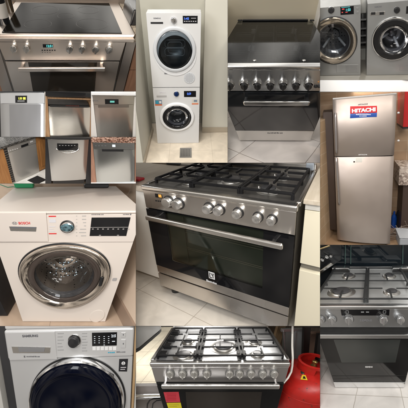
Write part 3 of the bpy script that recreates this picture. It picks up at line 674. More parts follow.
for i in range(80):
    a = rnd.uniform(0, 2 * math.pi); q = r * .42 * math.sqrt(rnd.random()); rr = rnd.uniform(.001, .007) * rnd.uniform(.4, 1)
    b.lathe([(rr, 0), (rr * .7, -.0015), (0, -.002)], (cx + q * math.cos(a) * 1.0, .085 - .25 * q * q / r + .0, cz + .02 + q * math.sin(a) * .8), n=8)
b.build(c, 'glint_drops', glint_mat, door)
x0, z0 = c.F(103, 283, -.036); MB().box(cx + r * .80, cx + r * .87, -.034, -.024, cz - .06, cz + .01, .004).build(c, 'door_grip', black_plastic, door)
# drawer
b = MB(); x0, x1, z0, z1 = frect(c, -14, 212.5, 47.3, 241.6, -.006); b.box(x0 + .012, x1, -.010, -.0042, z0 + .001, z1 - .001, .003); dr = b.build(c, 'detergent_drawer', white_plastic, t)
b = MB(); fpoly(c, b, [(9, 226.4), (36.5, 227), (36, 231.6), (10.5, 231)], -.0125, -.0103, .001); g_ = b.build(c, 'grip_recess', satin, dr)
b = MB(); fpoly(c, b, [(11, 226.7), (36, 227.2), (35.6, 228.4), (11.6, 228.0)], -.0132, -.0126); b.build(c, 'grip_edge_shade', ink, g_)  # dark strip painted as shade along the top of the grip recess
b = MB(); ftext(c, b, 'BOSCH', 18.6, 221.8, 30, 224.4, -.0103, .02); b.build(c, 'lettering', red_ink, dr)
x, z = c.F(14.6, 223.2, -.0103); b = MB(); rr = .0085
b.lathe([(rr, 0), (rr * 1.18, 0), (rr * 1.18, -.001), (rr, -.001)], (x, -.0103, z), n=28, closed=True); b.box(x - .0045, x - .0025, -.0113, -.0103, z - .006, z + .006); b.box(x + .0025, x + .0045, -.0113, -.0103, z - .006, z + .006); b.box(x - .003, x + .003, -.0113, -.0103, z - .001, z + .001)
b.build(c, 'ring_emblem', ink, dr)
marks(c, t, [(48.6, 215.8, 56, 216.9)], -.0045, red_ink, 'red_marking')
marks(c, t, [(48.8, 233.2, 56.5, 234.2)], -.0045, red_ink, 'red_marking')
pale = plain('pale_print', (.60, .58, .60), .5)
marks(c, t, [(49, 219.2, 55.8, 222.6), (49, 226.3, 55.3, 227), (49, 228.8, 53, 229.4), (49, 231, 54.8, 231.6)], -.0045, pale, 'print_block')
marks(c, t, [(76, 215.8 + i * 3.3, 77.2, 216.3 + i * 3.3) for i in range(7)] + [(86 - w_, 215.6 + i * 3.3, 86, 216.4 + i * 3.3) for i, w_ in enumerate((4, 4, 3, 2, 6, 7, 5))], -.0045, plain('grey_print', (.4, .38, .36), .5), 'programme_names')
k = knob(c, t, 67, 227.5, 6.2, -.004, .022, chrome, skirt=black_plastic, grip=None, name='programme_dial')
xk, zk = c.F(67, 227.5, -.022); MB().lathe([(0, -.004), (.022, -.003), (.027, 0)], (xk, -.026, zk), n=32).build(c, 'dial_cap', plain('blue_chrome', (.35, .62, .75), .12, 1), k)
b = MB(); fpoly(c, b, [(91.6, 217.6), (130.6, 217.4), (126.2, 236), (89.6, 236)], -.0065, -.0042, .0006); d = b.build(c, 'display', black_glass, t)
marks(c, d, [(90.6, 227.2, 128.6, 227.5)] + [(92 + i * 5.1, 228.7, 93.6 + i * 5.1, 229.4) for i in range(8)] + [(99, 235, 101, 235.5), (117, 235, 119, 235.5)], -.0067, plain('icon_print', (.45, .42, .4), .4), 'icons')
b = MB(); dashes(c, b, 91.5, 214.1, 104, 215.0, -.0045, 9); dashes(c, b, 123, 214, 129.5, 214.9, -.0045, 5); fbox(c, b, 130, 213.8, 131.2, 215.1, -.005, -.0042); b.build(c, 'small_print', ink, t)
b = MB(); x, z = c.F(114.6, 279.5, 0); b.rrect(x - .012, x + .012, z - .012, z + .012, .006, -.0012, 0); b.build(c, 'round_mark', plain('grey_mark', (.35, .33, .32), .5), t)
x, z = c.F(97, 316, 0); MB().lathe([(.052, -.0005), (.053, -.002), (.049, -.003), (0, -.003)], (x, 0, z), n=36).build(c, 'filter_cover', white_enamel, t)
structure(MB().box(-1.6, 1.6, -.9, .9, -.03, -.004).build(c, 'floor', tiles('beige_floor_tile', (.46, .34, .25), (.48, .36, .27), (.30, .22, .16), .7, .7, 'xy', 0, (.1, .1), .005, .3)))
wallb = plain('beige_wall', (.55, .43, .33), .6, 0, .04, 3)
yb = D + .12
y0_, z0_ = c.S(122, 215, W / 2 + .10)
structure(MB().box(W / 2 + .13, W / 2 + .16, -.9, .85, 0, 1.2).build(c, 'wall', wallb))
structure(MB().box(W / 2 + .115, W / 2 + .1298, -.9, .85, 0, .09, .002).build(c, 'skirting', plain('brown_skirting', (.27, .19, .14), .35)))
structure(MB().box(-1.3, W / 2 + .12, D + .10, D + .12, 0, 1.3).build(c, 'wall', wallb))
t = thing(c, 'box', 'black cardboard box with thin pale scribbles beside the white washing machine', 'box', (-.6, .2, 0))
z1 = c.F(0, 256, .12)[1]
x1, _z = c.F(9, 292, .0)
MB().box(-.95, -.44, .06, .5, 0, .50, .004).build(c, 'carton', plain('black_card', (.012, .011, .012), .4), t)
b = MB(); rnd = random.Random(5)
for k_ in range(5):
    x, z = -.62 + .03 * k_, .16 + rnd.uniform(-.02, .12); b.tube([(x + .02 * i, .0585, z + rnd.uniform(-.04, .06)) for i in range(4)], .0016, 6)
b.build(c, 'scribble', plain('pinkish_line', (.45, .3, .28), .5), t)
grn = plain('green_plastic', (.02, .30, .12), .4)
x, y = c.T(25, 187.5, H); tag(MB().box(x - .055, x + .055, y - .03, y + .04, H + .001, H + .05, .012, 3).build(c, 'tub', grn), 'green plastic tub on top of the white washing machine', 'tub')
x, y = c.T(96, 187.5, H); tag(MB().box(x - .07, x + .07, y - .02, y + .05, H + .001, H + .03, .006, 3).build(c, 'tray', black_plastic), 'small black tray on top of the white washing machine', 'tray')
x, y = c.T(8, 188, H); tag(MB().tube([(x - .05, y + .04, H + .02), (x, y, H + .006), (x + .03, y + .02, H + .006), (x + .05, y - .01, H + .006), (x + .07, y + .05, H + .02)], .004, 8).build(c, 'cable', plain('green_cable', (.05, .2, .12), .5)), 'thin green cable lying at the back of the white washing machine', 'cable')

white_enamel, white_plastic = cool_enamel, cool_plastic
# ================================================================== D: silver washing machine
c = Cell('D'); p = c.p; W = p['W']; hp = p['hp']
silver = plain('silver_paint', (.54, .54, .54), .36, .35, .04, 5)
silver_l = plain('silver_panel', (.60, .60, .60), .34, .35, .03, 5)
t = thing(c, 'washing_machine', 'silver washing machine with dark navy door and square black badge, seen from close', 'washing machine', (0, .25, -.85))
b = MB(); L0, L1 = (c.F(8.6, 361, 0), c.F(132, 357, 0))
cx, cz = c.F(75, 424, -.03); r = (c.F(122.5, 412, -.03)[0] - c.F(27.5, 412, -.03)[0]) / 2
cz = c.F(72, 361.5, -.03)[1] - r * 1.0
cx = (c.F(122.5, 405, -.03)[0] + c.F(28.5, 405, -.03)[0]) / 2
b = MB().box(-W / 2, W / 2, 0, .5, -.85, -hp - .002, .006); b.build(c, 'body', silver, t)
MB().box(-W / 2 - .001, W / 2 + .001, -.006, .5, -hp, .0, .008, 3).build(c, 'control_panel', silver_l, t)
MB().box(-W / 2 - .001, W / 2 + .001, .004, .52, .001, .018, .005, 3).build(c, 'top_panel', plain('pale_grey_top', (.5, .49, .48), .4), t)
door = MB().lathe([(r, 0), (r, -.018), (r * .99, -.026), (r * .965, -.030), (r * .95, -.026)], (cx, 0, cz), n=96).build(c, 'door', chrome, t)
MB().lathe([(r * .95, -.022), (r * .93, -.040), (r * .88, -.050), (r * .82, -.053), (r * .80, -.050), (r * .70, -.046), (r * .45, -.052), (0, -.054)], (cx, 0, cz), n=96).build(c, 'door_glass', plain('navy_glass', (.002, .003, .009), .07, spec=.22), door)
MB().lathe([(r * 1.004, -.001), (r * 1.02, -.001), (r * 1.02, -.004), (r * 1.004, -.005)], (cx, 0, cz), n=96).build(c, 'shadow_ring', black_plastic, door)
b = MB(); x0, x1, z0, z1 = frect(c, 7.5, 332, 56, 359.5, -.007); b.box(x0, x1, -.009, -.0062, z0, z1, .0015); dr = b.build(c, 'detergent_drawer', silver_l, t)
b = MB(); fpoly(c, b, [(11.5, 346.6), (50.5, 347.2), (50, 353.2), (13, 353.2)], -.0115, -.0092, .001); g = b.build(c, 'grip_recess', satin, dr)
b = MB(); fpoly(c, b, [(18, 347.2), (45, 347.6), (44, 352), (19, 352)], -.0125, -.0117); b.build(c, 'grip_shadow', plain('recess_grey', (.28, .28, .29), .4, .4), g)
b = MB(); ftext(c, b, 'SAMSUNG', 22.3, 334.6, 38, 337, -.0093, .03); b.build(c, 'lettering', ink, dr)
b = MB(); dashes(c, b, 26.5, 356, 40, 357.2, -.0093, 10); fbox(c, b, 23.8, 355.8, 25.2, 357.6, -.0098, -.0093); b.build(c, 'small_print', ink, dr)
marks(c, t, [(57.5, 333.2 + i * 3.3, 57.5 + w_, 333.9 + i * 3.3) for i, w_ in enumerate((6, 5, 6, 4, 5, 6))] + [(82, 333.2 + i * 2.9, 82 + w_, 333.8 + i * 2.9) for i, w_ in enumerate((5, 5, 4, 5.5, 5, 4, 5))], -.0065, plain('dark_grey_print', (.3, .3, .3), .5), 'programme_names')
knob(c, t, 73.3, 342.6, 5.7, -.006, .022, plain('black_dial', (.02, .02, .022), .2), skirt=chrome, grip=None, name='programme_dial')
b = MB(); fbox(c, b, 92, 332.6, 116.8, 345.8, -.008, -.0062, .0005); d = b.build(c, 'display', black_glass, t)
b = MB(); ftext(c, b, '2:15', 111.4, 334.5, 115.8, 337.2, -.0083, .02)
for i, (u, n_) in enumerate(((94, 4), (98.5, 4), (103.5, 5), (108, 4))):
    for j in range(n_): fbox(c, b, u, 336.3 + j * 2.1, u + 1.3, 336.8 + j * 2.1, -.0086, -.0082)
fbox(c, b, 112, 341, 115, 341.7, -.0086, -.0082); b.build(c, 'lit_icons', plain('lit_white', (.7, .75, .8), .4, emit=(.8, .9, 1, .5)), d)
b = MB()
for i in range(6): fbox(c, b, 92.4 + i * 4.1, 347, 95.8 + i * 4.1, 350.4, -.0078, -.0062, .0006)
b.build(c, 'buttons', plain('pale_button', (.72, .72, .72), .35), t)
for (a_, b_, c_, d_) in ((121, 332.5, 125.6, 337.2), (121, 339.6, 125.6, 348)):
    m_ = MB(); fbox(c, m_, a_, b_, c_, d_, -.0085, -.0062, .001); k = m_.build(c, 'button', silver_l, t)
    marks(c, k, [(122.8, (b_ + d_) / 2 - .7, 123.8, (b_ + d_) / 2 + .7)], -.0087, ink)
b = MB(); dashes(c, b, 108, 351.9, 115.2, 353.1, -.0065, 4); b.build(c, 'coloured_print', plain('teal_blue_print', (.03, .35, .5), .5), t)
b = MB(); dashes(c, b, 116.5, 351.5, 125.5, 352.6, -.0065, 7); b.build(c, 'small_print', ink, t)
b = MB(); fpoly(c, b, [(119.2, 359.2), (128, 359), (127, 371.6), (118.6, 371.4)], -.0014, 0); s_ = b.build(c, 'black_badge', plain('badge_black', (.015, .015, .018), .3), t)
x, z = c.F(123.4, 363.2, -.0015); b = MB(); b.lathe([(0, 0), (.0085, 0), (.0085, -.0006), (0, -.0006)], (x, -.0016, z), n=24); b.build(c, 'badge_disc', white_ink, s_)
b = MB(); ftext(c, b, 'D', 122.7, 362.2, 124.2, 364.4, -.0024, .02); b.build(c, 'badge_letter', ink, s_)
marks(c, s_, [(120.6, 367.2, 126, 367.8), (120.4, 369.2, 125, 369.7)], -.0016, pale)
structure(MB().box(-2, 2, .53, .55, -.9, .9).build(c, 'wall', plain('pale_tile_wall', (.52, .50, .47), .5)))
tag(MB().box(-W / 2 - .06, -W / 2 - .008, .03, .5, -.9, .03, .003).build(c, 'gap_strip', plain('dark_gap_shade', (.03, .03, .032), .6)), 'dark strip standing for the shaded gap left of the silver washing machine', 'panel')  # dark strip put in for the shade of the narrow gap
tag(MB().box(-W / 2 - .4, -W / 2 - .062, .0, .5, -.9, .012, .004).build(c, 'cupboard', plain('grey_white_panel', (.52, .51, .48), .45)), 'pale grey cupboard side left of the silver washing machine', 'cupboard')
tag(MB().box(W / 2 + .004, W / 2 + .016, -.0, .5, -.9, .03, .001).build(c, 'edge_strip', wood('oak_strip', (.34, .22, .11), (.46, .31, .17))), 'thin oak strip right of the silver washing machine', 'strip')
tag(MB().box(W / 2 + .018, W / 2 + .3, -.0, .5, -.9, .03, .002).build(c, 'cupboard', plain('grey_white_panel', (.52, .51, .48), .45)), 'pale cupboard side right of the silver washing machine', 'cupboard')
tag(MB().box(-2, 2, -.02, .5, .036, .07, .003).build(c, 'worktop', wood('oak_worktop', (.40, .22, .12), (.52, .32, .19), 'x')), 'brown wooden worktop edge over the silver washing machine', 'worktop')

# ================================================================== E: dryer stacked on washer in an alcove
c = Cell('E'); p = c.p; W, H, g = p['W'], p['H'], p['g']; D = .55
grp = None
lgrey = plain('light_grey_ring', (.46, .47, .48), .35, 0, .03)
# upper dryer
t = thing(c, 'tumble_dryer', 'white tumble dryer with black glass door stacked on top of the washer in the alcove', 'tumble dryer', (0, D / 2, H + g))
zb = H + g
cx, cz = c.F(174.6, 50.5, -.02); r = (c.F(192.6, 50.5, -.03)[0] - c.F(156.8, 50.5, -.03)[0]) / 2
b = MB(); b.plate_hole(-W / 2, W / 2, zb, zb + H, cx, cz, r * .98, 0, .012)
for q_ in ((-W / 2, -W / 2 + .012, .0122, .2, zb, zb + H), (W / 2 - .012, W / 2, .0122, .2, zb, zb + H), (-W / 2 + .0122, W / 2 - .0122, .0122, .2, zb + H - .012, zb + H), (-W / 2 + .0122, W / 2 - .0122, .0122, .2, zb, zb + .012), (-W / 2 + .0122, W / 2 - .0122, .188, .2, zb + .0122, zb + H - .0122)): b.box(*q_)
b.build(c, 'body', white_enamel, t, smooth=False)
MB().lathe([(r * .98, .012), (r * .9, .05), (r * .9, .17), (0, .175)], (cx, 0, cz), n=64).build(c, 'drum', plain('dark_drum_steel', (.10, .11, .115), .35, .7), t)
ro = r * 1.2
door = MB().lathe([(ro, -.0005), (ro, -.012), (ro * .97, -.022), (r * 1.04, -.026), (r, -.018)], (cx, 0, cz), n=64).build(c, 'door', lgrey, t)
MB().lathe([(r * 1.0, -.014), (r * .97, -.024), (r * .8, -.030), (0, -.032)], (cx, 0, cz), n=64).build(c, 'door_glass', glass('tinted_dryer_glass', (.62, .68, .72), .04, .75, 1.4), door)
wire = plain('wire_rack', (.24, .25, .26), .45, .5)
BY = .05
b = MB()
for (u0, v0, u1, v1) in ((165, 40, 185, 47.5), (165, 48.2, 184.6, 55.6), (168, 42, 182, 53)):
    x0, x1, z0, z1 = frect(c, u0, v0, u1, v1, BY); q = .02
    pts = [(x0 + q, BY, z0), (x1 - q, BY, z0), (x1, BY, z0 + q), (x1, BY, z1 - q), (x1 - q, BY, z1), (x0 + q, BY, z1), (x0, BY, z1 - q), (x0, BY, z0 + q), (x0 + q, BY, z0)]
    b.tube(pts, .004, 8)
for i in range(4):
    x0, x1, z0, z1 = frect(c, 161.5 + i * 1.2, 47, 162 + i * 1.2, 57, BY); b.tube([(x0, BY, z0), (x0 + .004, BY, z1)], .002, 6)
b.build(c, 'wire_basket', wire, door)
b = MB(); x0, x1, z0, z1 = frect(c, 150.6, 22, 163, 23.8, -.004); b.box(x0, x1, -.004, -.001, z0, z1, .001); b.build(c, 'drawer_grip', black_plastic, t)
b = MB(); ftext(c, b, 'SIEMENS', 153.4, 17.6, 160.6, 18.9, -.001, .02, th=.001); b.build(c, 'lettering', ink, t)
knob(c, t, 173.6, 20.3, 2.9, 0, .025, chrome, skirt=pale, ang=0, name='programme_dial')
b = MB(); fbox(c, b, 182.8, 15.8, 197.6, 23.4, -.003, -.0005, .0006); d = b.build(c, 'display', black_glass, t)
blue = plain('lit_blue', (.05, .12, .6), .4, emit=(.15, .35, 1, .8))
b = MB(); ftext(c, b, '1:45', 184.2, 17.4, 189, 19.8, -.0033, .03); b.build(c, 'lit_digits', blue, d)
marks(c, d, [(184 + i * 2.2, 21, 185.3 + i * 2.2, 21.6) for i in range(6)] + [(191, 18, 196, 18.4)], -.0032, pale, 'icons')
b = MB(); x, z = c.F(189.4, 78, 0); rv = .072; b.lathe([(rv, 0), (rv, -.003), (rv * .96, -.004), (0, -.004)], (x, 0, z), n=36); v_ = b.build(c, 'vent_cover', lgrey, t)
b = MB()
for i in range(-4, 5):
    for j in range(-4, 5):
        if i * i + j * j < 17: b.box(x + i * .014 - .003, x + i * .014 + .003, -.0046, -.0041, z + j * .014 - .004, z + j * .014 + .004)
b.build(c, 'vent_holes', plain('vent_grey', (.25, .25, .26), .5), v_)
b = MB(); fbox(c, b, 164.3, 73, 167.4, 74.2, -.002, -.0005); b.build(c, 'small_mark', ink, t)
MB().lathe([(ro * 1.0, 0), (ro * 1.0, -.006), (ro * .8, -.007)], (cx + .008, 0, cz - .045), n=64).build(c, 'door_skirt', plain('white_grey', (.66, .66, .66), .35), t)
# lower washer
t = thing(c, 'washing_machine', 'white washing machine with grey round door and coloured stickers under the stacked dryer', 'washing machine', (0, D / 2, 0))
MB().box(-W / 2 + .01, W / 2 - .01, .01, D - .02, H, H + g, .0).build(c, 'stacking_plate', lgrey, t)
cx, cz = c.F(177, 117.8, -.02); r = (c.F(191.4, 117.8, -.03)[0] - c.F(162.8, 117.8, -.03)[0]) / 2; sz = .88
washer_body(c, t, W, H, D, cx, cz, r * .72, white_enamel)
MB().box(-W / 2, W / 2, .0, D, H - .0005, H + .002).build(c, 'top_panel', white_enamel, t)
def el(prof, mat, name, par): return MB().lathe(prof, (cx, 0, cz), n=64, sz=sz).build(c, name, mat, par)
door = el([(r * 1.22, 0), (r * 1.22, -.012), (r * 1.18, -.022), (r * 1.03, -.026), (r * 1.0, -.016)], plain('white_grey', (.66, .66, .66), .35), 'door', t)
el([(r * 1.01, -.016), (r * .97, -.030), (r * .80, -.030), (r * .74, -.018), (r * .72, .0)], black_glass, 'black_ring', door)
el([(r * .73, -.008), (r * .66, .03), (r * .5, .075), (0, .085)], bowlg, 'glass_bowl', door)
drum(c, t, cx, cz, r * .71, .28, drum_mat('perforated_drum_fine', (.30, .31, .32), 24))
b = MB(); fbox(c, b, 156.6, 95.4, 166.6, 97.2, -.003, -.0006, .001); b.build(c, 'drawer_grip', plain('mid_grey', (.35, .34, .33), .4), t)
b = MB(); ftext(c, b, 'SIEMENS', 159.4, 91.8, 165.4, 92.9, -.0008, .02, th=.001); b.build(c, 'lettering', pale, t)
knob(c, t, 176.4, 94.4, 2.4, 0, .022, plain('navy_dial', (.01, .03, .12), .15, .5), skirt=satin, grip=None, name='programme_dial')
b = MB(); fbox(c, b, 184, 91, 196, 97, -.003, -.0006, .0006); d = b.build(c, 'display', black_glass, t)
b = MB(); ftext(c, b, '0:59', 187, 92.6, 191, 95, -.0033, .03); b.build(c, 'lit_digits', blue, d)
def sticker(u0, v0, u1, v1, cols, par):
    b = MB(); fbox(c, b, u0, v0, u1, v1, -.0012, -.0002); s_ = b.build(c, 'sticker', plain(cols[0][0], cols[0][1], .4), par)
    for (nm, col, q) in cols[1:]:
        b = MB(); fbox(c, b, u0 + (u1 - u0) * q[0], v0 + (v1 - v0) * q[1], u0 + (u1 - u0) * q[2], v0 + (v1 - v0) * q[3], -.0018, -.0013); b.build(c, 'printed_patch', plain(nm, col, .4), s_)
sticker(155, 100, 162, 105.6, [('sticker_slate', (.14, .19, .24)), ('sticker_teal', (.03, .25, .35), (.1, .15, .5, .7)), ('sticker_orange', (.6, .12, .03), (.0, .78, 1, 1)), ('sticker_white', (.6, .6, .6), (.6, .2, .9, .6))], t)
sticker(191.8, 99.4, 198.4, 104.4, [('sticker_pale', (.5, .47, .42)), ('sticker_orange', (.6, .12, .03), (.0, .8, 1, 1)), ('sticker_slate', (.14, .19, .24), (.3, .1, .8, .5))], t)
# alcove
wp = plain('green_grey_wall', (.40, .385, .32), .6, 0, .03, 2)
wpl = plain('pale_green_grey_wall', (.50, .48, .41), .6, 0, .03, 2)
structure(MB().box(-2, 2.5, D + .09, D + .12, 0, 3.2).build(c, 'wall', wp))
xl, yl = c.T(151.5, 134, 0)
xa = -W / 2 - .05
b = MB(); pa = c.T(152.5, 131, 0); pb = c.T(143.5, 166, 0)
b.poly([pa, pb, (pb[0] - .4, pb[1]), (pa[0] - .4, pa[1])], 'z', 0, 2.8); structure(b.build(c, 'wall', wpl))
b = MB(); b.poly([(pa[0] + .0005, pa[1]), (pb[0] + .0005, pb[1]), (pb[0] + .018, pb[1]), (pa[0] + .018, pa[1])], 'z', 0, .075); structure(b.build(c, 'skirting', plain('beige_skirting', (.34, .29, .22), .35)))
xr, yr = c.T(202, 132, 0)
structure(MB().box(xr, 2.5, yr, D + .1, 0, 3.2).build(c, 'wall', wpl))
structure(MB().box(xr, 2.5, yr - .014, yr - .0005, 0, .085, .002).build(c, 'skirting', plain('beige_skirting', (.34, .29, .22), .35)))
structure(MB().box(-2, 2.5, -1.6, D + .08, -.03, -.004).build(c, 'floor', tiles('cream_floor_tile', (.62, .54, .43), (.65, .57, .46), (.46, .39, .31), .62, .62, 'xy', 0, (.12, .2), .004, .28)))
t = thing(c, 'floor_drain', 'square steel drain in the cream floor before the stacked machines', 'drain', (*c.T(186, 153, 0), 0))
x0, y1 = c.T(180, 148, 0); x1, y0 = c.T(191.6, 157.6, 0)
MB().box(x0, x1, y0, y1, -.003, .003, .001).build(c, 'frame', plain('drain_steel', (.30, .29, .27), .35, .8), t)
b = MB()
for i in range(6):
    for j in range(6): b.box(x0 + (x1 - x0) * (.14 + .13 * i), x0 + (x1 - x0) * (.2 + .13 * i), y0 + (y1 - y0) * (.14 + .13 * j), y0 + (y1 - y0) * (.2 + .13 * j), .0031, .0036)
b.build(c, 'drain_holes', black_plastic, t)
# ================================================================== F: free-standing cooker with its glass lid shut
c = Cell('F'); p = c.p; W, H, D, hp, hb = (p[k] for k in ('W', 'H', 'D', 'hp', 'hb'))
st = steel(c, 'cool_steel', (.62, .63, .64), .27, .7)
zt = H + .004
t = thing(c, 'gas_cooker', 'steel gas cooker with its glass lid shut, by a cream wall', 'cooker', (0, D / 2, 0))
MB().box(-W / 2 + .002, W / 2 - .002, .012, D - .01, 0.02, H - .03).build(c, 'body', dark_metal, t)
# cooktop well
b = MB(); b.box(-W / 2, W / 2, .02, D, H - .026, H - .012, .002); b.build(c, 'cooktop', plain('dark_hob_enamel', (.05, .053, .058), .22, .5), t)
b = MB(); q = .016
b.box(-W / 2, -W / 2 + q, .022, D, H - .011, H + .01, .003); b.box(W / 2 - q, W / 2, .022, D, H - .011, H + .01, .003); b.build(c, 'side_rim', st, t)
zf = c.F(274, 62, 0)[1]; z1 = c.F(274, 70, -.02)[1]; z2 = c.F(274, 76, -.02)[1]; z3 = c.F(274, 91.3, -.02)[1]
MB().box(-W / 2 - .008, W / 2 + .008, -.024, .02, H - .006, H + .022, .008, 3).build(c, 'front_lip', steel(c, 'bright_steel', (.66, .66, .66), .2, .6), t)
ztop = H - .009
MB().box(-W / 2 - .004, W / 2 + .004, -.018, .008, z3, ztop, .003).build(c, 'control_panel', st, t)
for i, u in enumerate((229.5, 244.2, 257.4, 270.2, 283, 295.8, 308.4)):
    knob(c, t, u, 86.6, 3.7, -.018, .034, black_plastic, skirt=satin, ang=0, capmat=black_plastic)
    x, z = c.F(u, 84, -.018); rr = .022
    MB().lathe([(rr, 0), (rr * 1.02, -.006), (rr * .86, -.014), (rr * .8, -.014)], (x, -.018, z + .004), n=32).build(c, 'knob_collar', satin, t)
for u in (315.6, 319):
    x, z = c.F(u, 86.6, -.018); MB().lathe([(.009, 0), (.009, -.006), (.007, -.008), (0, -.008)], (x, -.018, z), n=20).build(c, 'push_button', black_plastic, t)
b = MB(); x, z = c.F(318.5, 82, -.0185); b.lathe([(.004, 0), (.003, -.002), (0, -.002)], (x, -.0185, z), n=12); b.build(c, 'lamp_lens', plain('amber_lens', (.6, .25, .05), .3), t)
marks(c, t, [(243.4, 78.6, 244.6, 79.4), (295.4, 78.6, 296.6, 79.4), (269.8, 78.6, 270.8, 79.4)], -.0184, ink)
zb_ = c.F(274, 130.6, -.018)[1]
dg = plain('smoky_oven_glass', (.016, .018, .021), .07, 0, .1, spec=.4)
door = MB().box(-W / 2 - .001, W / 2 + .001, -.022, .010, zb_ + .002, z3 - .008, .004).build(c, 'door', dg, t)
bar_handle(c, t, 243.4, 102.6, 309.8, 102.6, -.022, .04, 4.2, steel(c, 'bright_steel', (.66, .66, .66), .2, .6), .012)
MB().box(-W / 2 - .001, W / 2 + .001, -.020, .010, .0, zb_ - .001, .004).build(c, 'plinth', steel(c, 'pale_steel', (.62, .61, .59), .38, .4), t)
b = MB(); dashes(c, b, 267.5, 132.4, 283, 133.6, -.0203, 10); b.build(c, 'lettering', ink, t)
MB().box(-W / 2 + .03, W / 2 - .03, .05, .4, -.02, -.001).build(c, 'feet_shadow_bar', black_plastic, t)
# burners + supports under the lid
for (u, v, r) in ((252, 50, .042), (296, 50, .034), (254, 33, .034), (294, 33, .042)):
    x, y = c.T(u, v, H - .012); burner(c, t, x, y, H - .012, r)
ym = .30
for (x0, x1) in ((-W / 2 + .03, -.006), (.006, W / 2 - .03)):
    xm = (x0 + x1) / 2; grate(c, t, x0, x1, .06, D - .07, H - .012, [(xm, .17, .05), (xm, .43, .05)], .009, .022, rails=(.30,))
lid = MB().box(-W / 2 + .002, W / 2 - .002, .022, D, H + .0145, H + .0195, .001).build(c, 'glass_lid', glass('grey_lid_glass', (.62, .64, .64), .06, .85, 1.17), t)
b = MB(); b.box(-W / 2 + .03, W / 2 - .03, D, D + .018, H + .008, H + .028, .003); b.build(c, 'hinge_bar', black_plastic, t)
for u in (240, 312): x, y = c.T(u, 21, H + .02); MB().box(x - .014, x + .014, y - .008, y + .012, H + .0196, H + .03, .003).build(c, 'hinge', black_plastic, t)
for u in (254.6, 304.0): x, y = c.T(u, 60.3, H + .02); MB().lathe([(.008, 0), (.007, .003), (0, .004)], (x, y, H + .0196), 'z', 16).build(c, 'rubber_stop', satin, t)
structure(MB().box(-1.3, c.F(314.5, 20, D + .1)[0], D + .06, D + .08, -.2, 1.6).build(c, 'wall', plain('cream_wall', (.60, .53, .40), .6, 0, .03, 2)))
xx = c.F(314.5, 20, D + .06)[0]
structure(MB().box(xx, xx + .012, D + .0, D + .08, .3, 1.6).build(c, 'wall_corner', plain('white_corner_paint', (.75, .72, .66), .5)))
structure(MB().box(xx + .0125, 1.6, D + .05, D + .07, -.2, 1.6).build(c, 'wall', plain('cream_wall_right', (.50, .44, .34), .6, 0, .03, 2)))
structure(MB().box(-1.4, 1.4, -1.3, .55, -.05, -.022).build(c, 'floor', tiles('pale_grey_tile', (.80, .73, .68), (.90, .87, .84), (.38, .33, .30), .42, .42, 'xy', 32, (.12, .26), .005, .14)))

# ================================================================== G: two silver machines side by side
c = Cell('G'); p = c.p; W, H, gap = p['W'], p['H'], p['gap']
silg = plain('silver_steel_paint', (.37, .375, .37), .32, .7, .05, 5)
t = thing(c, 'tumble_dryer', 'silver tumble dryer with wide bronze chrome door ring, left of the pair on the tiles', 'tumble dryer', (-gap - W / 2, .3, 0))
xc = -gap - W / 2
cx = c.F(333.5, 42, -.02)[0]; cz = c.F(334, 41.8, -.03)[1]; r = c.F(356.6, 42, -.03)[0] - cx
washer_body(c, t, W, H, .6, cx, cz, r * .70, silg, xc)
MB().box(xc - W / 2, xc + W / 2, 0, .6, H - .0002, H + .002).build(c, 'top_panel', silg, t)
bronze = plain('bronze_chrome', (.62, .55, .46), .14, 1, .05)
door = MB().lathe([(r, 0), (r, -.018), (r * .97, -.030), (r * .90, -.032), (r * .77, -.022), (r * .74, -.012), (r * .74, 0)], (cx, 0, cz), n=72).build(c, 'door', bronze, t)
MB().lathe([(r * 1.0, -.002), (r * 1.04, -.002), (r * 1.04, -.008), (r * 1.0, -.010)], (cx, 0, cz), n=72).build(c, 'black_ring', black_plastic, door)
MB().lathe([(r * .74, -.012), (r * .6, .01), (r * .4, .04), (0, .05)], (cx, 0, cz), n=64).build(c, 'glass_bowl', glass('dryer_glass', (.75, .77, .8), .03, .75, 1.5), door)
dm = drum(c, t, cx, cz, r * .70, .3, drum_mat('perforated_drum_grey', (.25, .26, .27), 26))
b = MB()
for a in (100, 215, 330):
    A = math.radians(a); b.bar((cx + r * .60 * math.cos(A), .07, cz + r * .60 * math.sin(A)), (cx + r * .25 * math.cos(A), .27, cz + r * .25 * math.sin(A)), .03, .03, .008)
b.build(c, 'drum_paddle', plain('paddle_grey', (.45, .47, .48), .3), dm)
knob(c, t, 331.2, 10.4, 3.1, 0, .025, black_plastic, skirt=chrome, name='programme_dial')
b = MB(); fbox(c, b, 340.4, 6.4, 353.8, 14.6, -.003, -.0005, .0006); d = b.build(c, 'display', black_glass, t)
cy = plain('lit_cyan', (.05, .5, .5), .4, emit=(.25, .85, .95, .9))
b = MB(); ftext(c, b, '1:50', 346, 8.4, 350.6, 11.2, -.0033, .02); fbox(c, b, 341.4, 7, 350, 7.4, -.0036, -.0032); b.build(c, 'lit_digits', cy, d)
b = MB(); fbox(c, b, 342, 8.6, 344.4, 9.6, -.0036, -.0032); fbox(c, b, 341.6, 12, 343, 12.8, -.0036, -.0032); fbox(c, b, 345.4, 12, 347.6, 12.6, -.0036, -.0032); b.build(c, 'red_icon', plain('lit_red', (.6, .05, .05), .4, emit=(.9, .12, .1, .8)), d)
for v in (8.6, 12.4): m_ = MB(); fbox(c, m_, 356.4, v - 1.2, 358.6, v + 1.2, -.004, -.0005, .001); m_.build(c, 'button', silg, t)
b = MB(); x0, x1, z0, z1 = frect(c, 336.5, 64.6, 358.5, 72.5, -.004); b.box(x0, x1, -.004, -.0005, z0, z1, .002); v_ = b.build(c, 'filter_flap', silg, t)
b = MB(); x0, x1, z0, z1 = frect(c, 345.6, 65.3, 357.5, 72.2, -.004)
